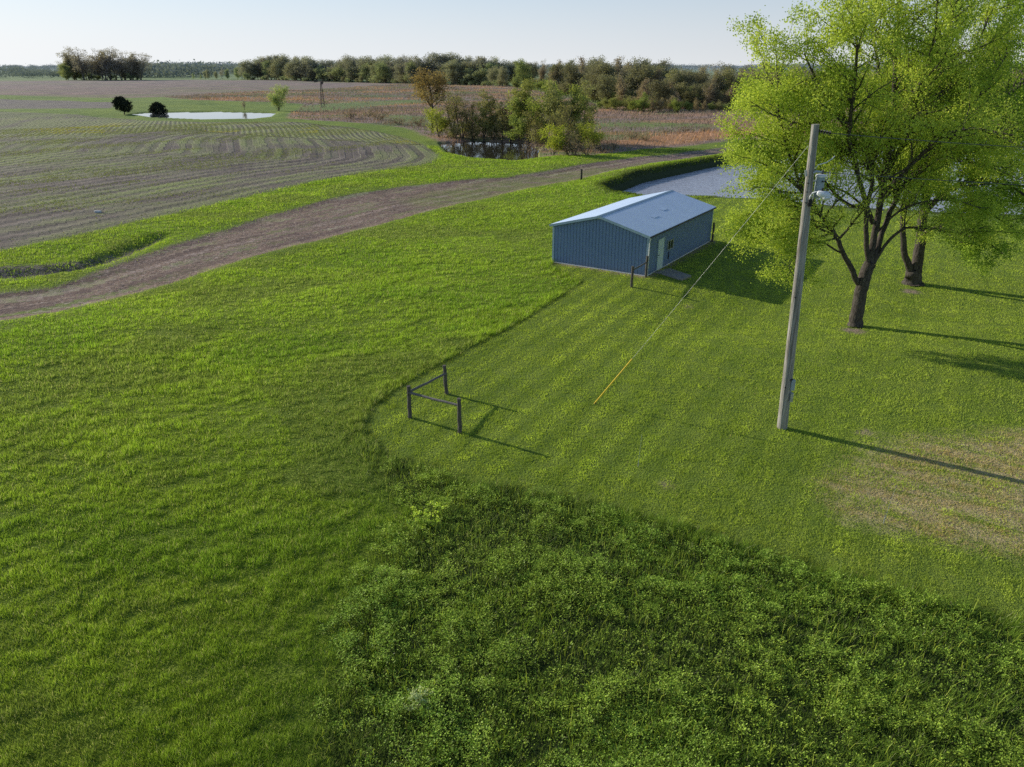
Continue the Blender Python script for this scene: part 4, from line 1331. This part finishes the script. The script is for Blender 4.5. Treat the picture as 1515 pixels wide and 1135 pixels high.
# ------------------------------------------------------------------ the shed
def shed():
    ang = math.atan2(SHB[1], SHB[0]) - math.pi / 2       # local +y runs along the long wall, local -x across the front
    t = empty('shed', (SH0[0], SH0[1], 0), 'blue ribbed metal shed with a low gable roof beside the pond', 'shed', rz=ang)
    W, L, E, RZ = SW, SL, 2.46, 3.31
    top = lambda x: E + (RZ - E) * (1 - abs(-x - W / 2) / (W / 2)) if True else 0

    def ribbed(a, b, tops, nrm, name, pitch=.225, rib=.022):
        """ribbed sheet standing from a to b (xy), with its outward normal"""
        a, b, nrm = np.array(a, float), np.array(b, float), np.array(nrm, float)
        Lw = np.linalg.norm(b - a)
        us, off = [0.0], [0.0]
        u = pitch * .5
        while u < Lw - .06:
            us += [u - .028, u - .014, u + .014, u + .028]; off += [0, rib, rib, 0]
            u += pitch
        us.append(Lw); off.append(0.0)
        V, Fc = [], []
        for q, f in zip(us, off):
            p = a + (b - a) * (q / Lw) + nrm * f
            V += [(p[0], p[1], .03), (p[0], p[1], tops(p[0]) - .02)]
        for i in range(len(us) - 1):
            Fc.append((2 * i, 2 * i + 2, 2 * i + 3, 2 * i + 1))
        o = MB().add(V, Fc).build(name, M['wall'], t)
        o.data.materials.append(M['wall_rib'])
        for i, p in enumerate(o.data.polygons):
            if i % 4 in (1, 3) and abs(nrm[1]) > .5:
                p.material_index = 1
        return o
    ribbed((-W, 0), (0, 0), top, (0, -1), 'wall')
    ribbed((0, 0), (0, L), lambda x: E, (1, 0), 'wall')
    ribbed((0, L), (-W, L), top, (0, 1), 'wall')
    ribbed((-W, L), (-W, 0), lambda x: E, (-1, 0), 'wall')
    # roof: two ribbed slopes
    oh, oe = .14, .16
    sl = (RZ - E) / (W / 2)
    for sgn in (-1, 1):
        V, Fc = [], []
        u = -oe; ys, hs = [], []
        while u < L + oe - .05:
            ys += [u, u + .15, u + .166, u + .19, u + .206]; hs += [0, 0, .016, .016, 0]
            u += .23
        ys.append(L + oe); hs.append(0)
        for yy, hh in zip(ys, hs):
            xr, xe = -W / 2, (-W / 2 + sgn * (W / 2 + oh))
            for z_, x_ in ((RZ + .045, xr), (RZ + .045 - sl * (W / 2 + oh), xe)):
                V += [(x_, yy, z_ + hh), (x_, yy, z_ - .035)]
        n = len(ys)
        for i in range(n - 1):
            a, b = 4 * i, 4 * i + 4
            Fc += [(a, a + 2, b + 2, b), (a + 1, b + 1, b + 3, a + 3), (a + 2, a + 3, b + 3, b + 2)]
        Fc += [(0, 1, 3, 2), (4 * n - 4, 4 * n - 2, 4 * n - 1, 4 * n - 3)]
        ro = MB().add(V, Fc).build('roof', M['roof'], t)
        if sgn == 1:
            for yy, xx in ((3.6, .52), (5.9, .42)):
                # lifted lap of a roof sheet
                x0 = -W / 2 + (W / 2) * xx; x1 = x0 + .38
                zz = lambda x: RZ + .063 - sl * (x + W / 2)
                m = MB().add([(x0, yy, zz(x0)), (x1, yy, zz(x1) + .002), (x1, yy + .75, zz(x1) + .002), (x0, yy + .75, zz(x0)), (x1, yy, zz(x1) + .003), (x1, yy + .75, zz(x1) + .005)],
                             [(0, 4, 5, 3), (0, 1, 4), (3, 5, 2), (1, 2, 5, 4), (0, 3, 2, 1)])
                m.build('raised_lap', M['roof'], ro)
    # ridge cap
    m = MB()
    for y0, y1 in ((-oe - .01, L + oe + .01),):
        c = -W / 2
        V = []
        for yy in (y0, y1):
            V += [(c - .16, yy, RZ + .068 - sl * .16), (c, yy, RZ + .075), (c + .16, yy, RZ + .068 - sl * .16), (c + .16, yy, RZ + .050 - sl * .16), (c, yy, RZ + .05), (c - .16, yy, RZ + .050 - sl * .16)]
        m.add(V, [(0, 1, 7, 6), (1, 2, 8, 7), (2, 3, 9, 8), (5, 0, 6, 11), (0, 5, 4, 1), (1, 4, 3, 2), (6, 7, 10, 11), (7, 8, 9, 10), (3, 4, 10, 9), (4, 5, 11, 10)])
    m.build('ridge_cap', M['trim'], t)
    # gable rake trim, corners, eave fascia, base trim, gutter and downpipe
    for yy, d in ((-oe - .012, -1), (L + oe + .012, 1)):
        for sgn in (-1, 1):
            xr, xe = -W / 2, (-W / 2 + sgn * (W / 2 + oh + .01))
            zr, ze = RZ + .052, RZ + .052 - sl * (W / 2 + oh + .01)
            V = []
            for y_ in (yy - .012, yy + .012):
                V += [(xr, y_, zr), (xe, y_, ze), (xe, y_, ze - .15), (xr, y_, zr - .15)]
            MB().add(V, [(0, 1, 2, 3), (7, 6, 5, 4), (0, 4, 5, 1), (1, 5, 6, 2), (2, 6, 7, 3), (3, 7, 4, 0)]).build('rake_trim', M['trim'], t)
    for x0, y0 in ((0, 0), (-W, 0), (0, L), (-W, L)):
        sx, sy = (1 if x0 == 0 else -1), (-1 if y0 == 0 else 1)
        m = MB()
        xa, xb = sorted((x0 - sx * .10, x0 + sx * .030)); ya, yb = sorted((y0, y0 + sy * .030))
        m.box((xa, ya, .02), (xb, yb, E - .03))
        xa, xb = sorted((x0, x0 + sx * .030)); ya, yb = sorted((y0 - sy * .10, y0 - sy * .0005))
        m.box((xa, ya, .02), (xb, yb, E - .03))
        m.build('corner_trim', M['trim'], t)
    ze = RZ + .045 - sl * (W / 2 + oh)
    MB().box((oh + .004, -oe, ze - .09), (oh + .075, L + oe, ze - .02)).build('gutter', M['dark'], t)
    MB().box((-W - oh - .075, -oe, ze - .09), (-W - oh - .004, L + oe, ze - .02)).build('gutter', M['trim'], t)
    MB().box((.023, -.05, E - .07), (.036, L, E - .005)).build('eave_trim', M['trim'], t)
    for a, b in (((-W - .03, -.028, -.15), (.03, -.0225, .06)), ((.0225, -.02, -.15), (.03, L, .06))):
        MB().box(a, b).build('base_trim', M['white'], t)
    MB().box((-W + .02, .02, -.2), (-.02, L - .02, .03)).build('foundation', M['concrete'], t)
    MB().tube([(oh + .02, -.08, ze - .09), (.10, -.06, ze - .32), (.085, -.06, .25), (.12, -.16, .08)], .035, 8).build('downpipe', M['white'], t)
    # door in the long wall
    d = MB().box((.025, 1.50, .06), (.055, 2.40, 1.92)).build('door', M['door'], t, bevel=.006)
    fr = MB()
    for a, b in (((.020, 1.43, .03), (.066, 1.497, 2.0)), ((.020, 2.403, .03), (.066, 2.47, 2.0)), ((.020, 1.497, 1.925), (.066, 2.403, 2.0))):
        fr.box(a, b)
    fr.build('frame', M['trim'], d)
    MB().lathe([(.0, 0), (.028, .0), (.032, .02), (.02, .05), (.0, .055)], (.0, 0, 0), 10).build('handle', M['dark'], d, loc=(.06, 1.57, 1.0)).rotation_euler = (0, math.pi / 2, 0)
    # window
    wd = MB().box((.024, 3.17, 1.03), (.034, 3.98, 1.55)).build('window', M['glass'], t)
    fr = MB()
    for a, b in (((.022, 3.08, .98), (.062, 3.168, 1.60)), ((.022, 3.982, .98), (.062, 4.07, 1.60)), ((.022, 3.168, 1.552), (.062, 3.982, 1.60)), ((.022, 3.168, .98), (.062, 3.982, 1.028)), ((.036, 3.55, 1.03), (.055, 3.60, 1.55))):
        fr.box(a, b)
    fr.build('frame', M['galv'], wd)
    # something narrow hanging under the window
    MB().box((.024, 3.36, .38), (.05, 3.44, .85)).build('drain_flap', M['dark'], t)
    # bits of lichen and a vent at the gable
    MB().box((-W / 2 - .16, -.06, RZ - .17), (-W / 2 + .16, -.024, RZ - .11)).build('gable_vent', M['stone'], t)


shed()
q = [flat(968, 404), flat(990, 397.5), flat(1023, 408.5), flat(1009, 414)]
z0 = [max(gz(*p), -.1) for p in q]
m = MB()
zt = max(z0) + .05
m.add([(p[0], p[1], zt) for p in q] + [(p[0], p[1], zt - .35) for p in q], [(0, 1, 2, 3)[::-1], (4, 5, 6, 7), (0, 1, 5, 4), (1, 2, 6, 5), (2, 3, 7, 6), (3, 0, 4, 7)])
tag(m.build('concrete_slab', M['concrete'], bevel=.02), 'grey concrete slab on the grass outside the shed door', 'slab')


# ------------------------------------------------------------------ posts and braces
def post_bm(seed, h, r, top_x=0.0, top_y=0.0):
    rg = np.random.default_rng(seed)
    n = 7
    p = np.array([[top_x * f + .008 * rg.standard_normal(), top_y * f + .008 * rg.standard_normal(), -.3 + (h + .3) * f] for f in np.linspace(0, 1, n)])
    m = MB().tube(p, r * (1.04 - .10 * np.linspace(0, 1, n)) * rg.uniform(.96, 1.04, n), 10)
    return m


def brace(name, label, posts, rails, seed):
    """posts: (px, py, top py, dx of the top in px); rails: pairs of posts and the height shares at each end"""
    pos, hs = [], []
    for px, py, ty, dx in posts:
        b = G(px, py)
        dep = b[1] * CP - (b[2] - H) * SP
        pos.append(b); hs.append((py - ty) * dep / F / CP)
    t = empty(name, pos[0], label, 'fence')
    for i, (b, h) in enumerate(zip(pos, hs)):
        dep = b[1] * CP - (b[2] - H) * SP
        post_bm(seed + i, h, .075, posts[i][3] * dep / F).build('post', M['post'], t, loc=b - pos[0], smooth=False)
    for i, j, fi, fj in rails:
        a, c = pos[i] + [0, 0, hs[i] * fi], pos[j] + [0, 0, hs[j] * fj]
        mid = (a + c) / 2 + [0, 0, -.012]
        ax = np.linspace(0, 1, 5)[:, None]
        pts = a * (1 - ax) + c * ax - pos[0]
        pts[2] += [0, 0, -.015]
        MB().tube(pts, [.05, .047, .045, .045, .043], 8).build('rail', M['rail'], t)


brace('corner_brace', 'weathered wooden corner brace of posts and rails alone on the mown grass', [(606, 618, 571, 1.5), (680, 640, 589, .5), (661.5, 583, 541, -2.5)], [(0, 1, .80, .80), (0, 2, .80, .73)], 1)
brace('fence_brace', 'short wooden brace of posts and a rail at the corner of the shed', [(934, 425, 396, 0), (955, 410.5, 381, .8)], [(0, 1, .82, .70)], 11)
b = G(955, 410.5)
MB().tube([(.09, -.03, .2), (.07, -.03, 1.0), (.02, -.03, 1.72)], .014, 6).build('metal_rod', M['galv'], [o for o in COL.objects if o.name == 'fence_brace'][0], loc=b - G(934, 425))


def lone_post(px, py, ty, label, seed, r=.075, mat='post'):
    b = G(px, py)
    dep = b[1] * CP - (b[2] - H) * SP
    tag(post_bm(seed, (py - ty) * dep / F / CP, r).build('fence_post', M[mat], None, loc=b), label, 'post')


lone_post(1053.5, 358, 332, 'dark post standing at the back corner of the shed', 31, .075, 'post')
lone_post(860, 266, 252, 'dark post standing by itself at the edge of the track', 33, .11, 'dark')


def rod(px, py, tx, ty, label):
    b = G(px, py)
    dep = b[1] * CP - (b[2] - H) * SP
    h = (py - ty) * dep / F / CP
    t = empty('marker_rod', b, label, 'marker')
    MB().tube([(0, 0, -.1), ((tx - px) * .3 * dep / F, 0, h * .4), ((tx - px) * dep / F, 0, h)], [.008, .006, .005], 6).build('rod', M['galv'], t)
    MB().tube([(0, 0, -.05), (0.004, 0, .22)], [.014, .013], 8).build('sleeve', M['galv'], t)


rod(944, 691, 946, 641, 'thin pale rod stuck in the mown lawn, in line with the yellow guy wire')
rod(1307, 775, 1313, 714, 'thin pale rod stuck in the dead brown patch of lawn')


# ------------------------------------------------------------------ utility pole
def utility_pole():
    b = G(1156.5, 633)
    Yd = b[1]
    topp = at_depth(1206.5, 184, Yd)
    t = empty('utility_pole', b, 'tall leaning wooden utility pole with a transformer and a lamp', 'utility pole')
    ax = topp - b
    n = 14
    f = np.linspace(0, 1, n)[:, None]
    p = ax * f
    p[0] -= ax / np.linalg.norm(ax) * .5
    rg = np.random.default_rng(2)
    MB().tube(p, np.linspace(.172, .112, n) * rg.uniform(.98, 1.02, n), 18).build('pole', M['pole'], t)
    def pt(px, py, dy=0.0):
        return at_depth(px, py, Yd + dy) - b
    # transformer
    c = pt(1209.5, 292, .02)
    m = MB().lathe([(.115, 0), (.125, .02), (.135, .05), (.135, .60), (.125, .61)], (0, 0, 0), 18)
    can = m.build('transformer', M['can'], t, loc=c, smooth=False)
    MB().lathe([(.145, 0), (.155, .01), (.155, .055), (.12, .085), (.05, .095)], (0, 0, .612), 18).build('lid', M['lamp'], can)
    MB().tube([(.03, .0, .70), (.03, 0, .74), (.03, 0, .83)], [.035, .045, .02], 8).build('bushing', M['dark'], can)
    MB().box((-.20, -.03, .12), (-.13, .03, .16)).box((-.20, -.03, .48), (-.13, .03, .52)).build('bracket', M['galv'], can)
    MB().tube([(.11, -.09, .50), (.15, -.12, .50)], .025, 6).tube([(.02, -.135, .5), (.02, -.18, .5)], .025, 6).build('terminal', M['dark'], can)
    # cut-out and curved lead above it
    MB().tube([pt(1203, 256, -.1), pt(1207, 254, -.12), pt(1216, 255, -.12)], [.035, .05, .03], 8).build('cutout_bracket', M['galv'], t)
    MB().tube([pt(1206, 250, -.1), pt(1210, 244, -.15), pt(1222, 241, -.2), pt(1230, 236, -.2), pt(1235, 231, -.15)], .014, 6).build('jumper_lead', M['white'], t)
    MB().tube([pt(1192, 252, -.12), pt(1192.5, 261, -.12)], .035, 8).build('pole_bracket', M['galv'], t)
    # lamp
    lp = MB().tube([pt(1197.5, 297, -.14), pt(1198.5, 291, -.18), pt(1202, 286, -.22), pt(1207, 284, -.26), pt(1212, 285, -.30)], .022, 10).build('lamp_arm', M['lamp'], t, smooth=True)
    h = MB()
    a0, a1 = pt(1209, 285, -.30), pt(1229, 291.5, -.42)
    ax2 = a1 - a0
    h.tube([a0 + ax2 * q for q in (0, .08, .3, .6, .85, 1.0)], [.05, .075, .10, .125, .105, .03], 14)
    hd = h.build('lamp_head', M['lamp'], lp, smooth=True)
    cc = a0 + ax2 * .68
    MB().lathe([(.125, -.02), (.13, -.06), (.10, -.12), (.03, -.15)], cc, 16).build('lens', M['lamp'], hd, smooth=True)
    MB().tube([a0 + ax2 * .35 + [0, 0, .09], a0 + ax2 * .35 + [0, 0, .18]], [.035, .03], 10).build('photo_cell', M['dark'], hd)
    MB().box(pt(1196.5, 304, -.17) - .03, pt(1199, 296, -.10) + .03).build('lamp_bracket', M['dark'], t)
    # conduit down the pole and the meter boxes
    r = np.array([.15, -.06, 0])
    MB().tube([ax * q + r * (1 - .30 * q) for q in (.0, .1, .3, .5, .7, .735)], .028, 8).build('conduit', M['galv'], t)
    for px, py, w, hh, mat in ((1171.5, 577, .13, .38, 'can'), (1169.5, 594, .10, .33, 'galv')):
        c = pt(px, py, -.14)
        MB().box(c + [-w / 2, -.07, 0], c + [w / 2, .07, hh]).build('meter_box', M[mat], t, bevel=.012)
    c = pt(1170.5, 562, -.12)
    MB().box(c - [.05, .05, .02], c + [.05, .05, .03]).build('box_cap', M['dark'], t)
    # steps / bolts
    for py in (271, 284, 300, 440, 573):
        q = pt(1156.5 + (633 - py) * 50 / 449 - 2, py, -.13)
        MB().tube([q, q + [.0, -.05, 0]], .022, 6).build('bolt', M['dark'], t)
    # dead-end insulator
    ins = MB()
    a0, a1 = pt(1209, 193, 0), pt(1231, 197.5, .1)
    for q in np.linspace(.1, .85, 5):
        c = a0 + (a1 - a0) * q
        ins.tube([c - (a1 - a0) * .035, c, c + (a1 - a0) * .035], [.02, .06, .02], 10)
    ins.tube([a0, a1], .016, 6)
    ins.build('insulator', M['dark'], t)
    # wires
    for (x0, y0), (x1, y1), lab, r_ in (((1231, 197.5), (1600, 213), 'thin power line running from the top insulator of the leaning pole', .011),
                                        ((1216, 255), (1600, 268), 'thin lower power line leaving the pole above the transformer', .010)):
        A_, B_ = at_depth(x0, y0, Yd + (.1 if y0 < 200 else -.1)), at_depth(x1, y1, Yd + 1.5)
        d = B_ - A_
        B2 = A_ + d * 3
        f = np.linspace(0, 1, 24)[:, None]
        pts = A_ * (1 - f) + B2 * f
        pts[:, 2] -= (1.2 * f * (1 - f))[:, 0] * .8
        tag(MB().tube(pts, r_, 5).build('power_line', M['wiredark']), lab, 'cable')
    # guy wire with its yellow guard
    g0 = G(878.5, 598)
    top = at_depth(1195.5, 216, Yd)
    gw = empty('guy_wire', g0, 'guy wire sloping from the leaning pole to the lawn with a yellow guard', 'cable')
    f = np.linspace(0, 1, 20)[:, None]
    pts = (top - g0) * f
    pts[:, 2] -= (.25 * f * (1 - f))[:, 0]
    MB().tube(pts, .0038, 5).build('wire', M['wire'], gw)
    k = .215
    MB().tube([(top - g0) * .003 - [0, 0, .0], (top - g0) * k * .5 - [0, 0, .02], (top - g0) * k - [0, 0, .04]], .022, 8).build('guard', M['yellow'], gw)
    MB().tube([np.array([0, 0, -.2]) , (top - g0) * .012], .02, 6).build('anchor', M['dark'], gw)


utility_pole()


# ------------------------------------------------------------------ windmill and small things
def windmill():
    b = G(478, 159)
    h = (159 - 127) * (b[1] * CP + H * SP) / F / CP
    t = empty('windmill', b, 'dark steel farm windmill standing in the prairie before the wood', 'windmill')
    s0, s1 = .55, .13
    for sx, sy in ((1, 1), (1, -1), (-1, 1), (-1, -1)):
        MB().tube([(sx * s0, sy * s0, -.2), (sx * s1, sy * s1, h)], .05, 6).build('leg', M['tin'], t)
    m = MB()
    for k in range(6):
        f0, f1 = k / 6, (k + 1) / 6
        a, c = s0 + (s1 - s0) * f0, s0 + (s1 - s0) * f1
        for (x0, y0), (x1, y1) in (((1, 1), (1, -1)), ((1, -1), (-1, -1)), ((-1, -1), (-1, 1)), ((-1, 1), (1, 1))):
            m.tube([(x0 * a, y0 * a, h * f0), (x1 * c, y1 * c, h * f1)], .022, 4)
            m.tube([(x0 * c, y0 * c, h * f1), (x1 * c, y1 * c, h * f1)], .035, 4)
    m.build('bracing', M['tin'], t)
    w = empty('rotor', (.5, -.4, h + .25)); w.parent = t
    w.rotation_euler = (math.pi / 2, 0, math.radians(75))
    m = MB()
    for k in range(14):
        a = 2 * math.pi * k / 14
        ca, sa = math.cos(a), math.sin(a)
        r0, r1, hw = .30, .95, .14
        V = []
        for r_, ww in ((r0, hw * .5), (r1, hw)):
            V += [(r_ * ca - ww * sa, r_ * sa + ww * ca, .06), (r_ * ca + ww * sa, r_ * sa - ww * ca, -.06)]
        m.add(V, [(0, 1, 3, 2)])
    m.build('wheel', M['tin'], w)
    MB().tube([(0, 0, -.2), (0, 0, .5)], .08, 8).build('hub', M['tin'], w)
    MB().tube([(0, 0, h + .25), (-1.0, 0.2, h + .28)], .04, 5).build('tail_boom', M['tin'], t)
    MB().add([(-.9, .2, h + .05), (-2.2, .5, h - .15), (-2.2, .5, h + .75), (-.9, .2, h + .5)], [(0, 1, 2, 3)]).build('tail_vane', M['tin'], t)


windmill()
# a pale flat stone in the crop field
b = G(145, 314.5)
rg = np.random.default_rng(9)
m = MB().lathe([(.2, 0), (.55, .04), (.62, .16), (.45, .27), (.15, .30)], (0, 0, 0), 11)
m.v = [(x * .55 + .06 * rg.standard_normal(), y * .35 + .03 * rg.standard_normal(), z * .6 + .01 * rg.standard_normal()) for x, y, z in m.v]
tag(m.build('field_stone', M['stone'], None, loc=b), 'flat pale stone lying among the rows of the crop field', 'stone')
# weedy plant with pale leaves low in the meadow
def herb(px, py, label, n=90, h=.42, r=.18, ca=(.10, .15, .09), cb=(.25, .30, .22), seed=5):
    rg = np.random.default_rng(seed)
    b = G(px, py)
    tips = np.stack([r * rg.standard_normal(60) * .7, r * rg.standard_normal(60) * .7, h * rg.random(60)], 1)
    V, Fc, C = leaves(rg, tips, n * 4, .055, (.03, .03, .02), ca, cb, .2)
    t = empty('wild_plant', b, label, 'plant')
    m = MB()
    for q in tips[:12]:
        m.tube([(0, 0, -.03), q * .6, q], [.006, .005, .003], 4)
    m.build('stem', M['bark_dark'], t)
    link('leaves', mesh_np('leaves', V, Fc, False, C), M['weed_leaf'], t)


herb(622, 1045, 'bushy plant with pale grey green leaves alone in the lower meadow')
herb(632, 775, 'bright leafy clump at the corner where the meadow, lawn and weeds meet', 150, .5, .3, (.10, .17, .03), (.22, .30, .06), 8)

# ------------------------------------------------------------------ light, sky, camera
world = bpy.data.worlds.new('World')
scene.world = world
world.use_nodes = True
nt = world.node_tree
bg = nt.nodes['Background']
sky = nt.nodes.new('ShaderNodeTexSky')
sky.sky_type = 'NISHITA'
sky.sun_disc = False
sky.sun_elevation = SUN_EL
sky.sun_rotation = SUN_AZ
sky.altitude = 200
sky.air_density = 1.0
sky.dust_density = .6
sky.ozone_density = 2.5
SKY = .12
tc = nt.nodes.new('ShaderNodeTexCoord')
sp = nt.nodes.new('ShaderNodeSeparateXYZ')
nt.links.new(tc.outputs['Generated'], sp.inputs[0])
def wm(op, a, b):
    nd = nt.nodes.new('ShaderNodeMath'); nd.operation = op
    for i, v in enumerate((a, b)):
        if isinstance(v, (int, float)):
            nd.inputs[i].default_value = v
        else:
            nt.links.new(v, nd.inputs[i])
    return nd.outputs[0]
up = wm('MAXIMUM', sp.outputs[2], 0.0)
fz = wm('MULTIPLY', wm('EXPONENT', wm('MULTIPLY', up, -3.5), 0.0), .97)
ramp = nt.nodes.new('ShaderNodeValToRGB')
el = ramp.color_ramp.elements
el[0].position = 0.0; el[0].color = (.80, .83, .86, 1)
el[1].position = .30; el[1].color = (.30, .46, .74, 1)
for p_, c_ in ((.035, (.73, .79, .87, 1)), (.13, (.52, .66, .86, 1))):
    e_ = el.new(p_); e_.color = c_
nt.links.new(up, ramp.inputs[0])
az = wm('ADD', wm('MULTIPLY', sp.outputs[0], float(SUN[0])), wm('MULTIPLY', sp.outputs[1], float(SUN[1])))
gl = wm('ADD', wm('MULTIPLY', wm('MAXIMUM', az, 0.0), .30), .86)
sc_ = nt.nodes.new('ShaderNodeVectorMath'); sc_.operation = 'SCALE'
nt.links.new(ramp.outputs[0], sc_.inputs[0]); nt.links.new(wm('DIVIDE', gl, SKY), sc_.inputs[3])
hm = nt.nodes.new('ShaderNodeMix'); hm.data_type = 'RGBA'
nt.links.new(fz, hm.inputs[0]); nt.links.new(sky.outputs[0], hm.inputs[6])
nt.links.new(sc_.outputs[0], hm.inputs[7])
nt.links.new(hm.outputs[2], bg.inputs[0])
bg.inputs[1].default_value = SKY

ld = bpy.data.lights.new('sun', 'SUN')
ld.energy = 5.0
ld.angle = math.radians(.55)
ld.color = (1.0, .93, .80)
lo = bpy.data.objects.new('sun', ld)
COL.objects.link(lo)
lo.rotation_euler = Vector(SUN).to_track_quat('Z', 'Y').to_euler()

cd = bpy.data.cameras.new('camera')
cam = bpy.data.objects.new('camera', cd)
COL.objects.link(cam)
cam.location = (0, 0, H)
cam.rotation_euler = (math.radians(90) - PITCH, 0, 0)
cd.sensor_width = 36
cd.lens = 36 * F / 1515
cd.clip_end = 30000
cd.clip_start = .1
scene.camera = cam
scene.view_settings.view_transform = 'Standard'
scene.view_settings.look = 'None'
scene.view_settings.exposure = 0
scene.cycles.use_denoising = False
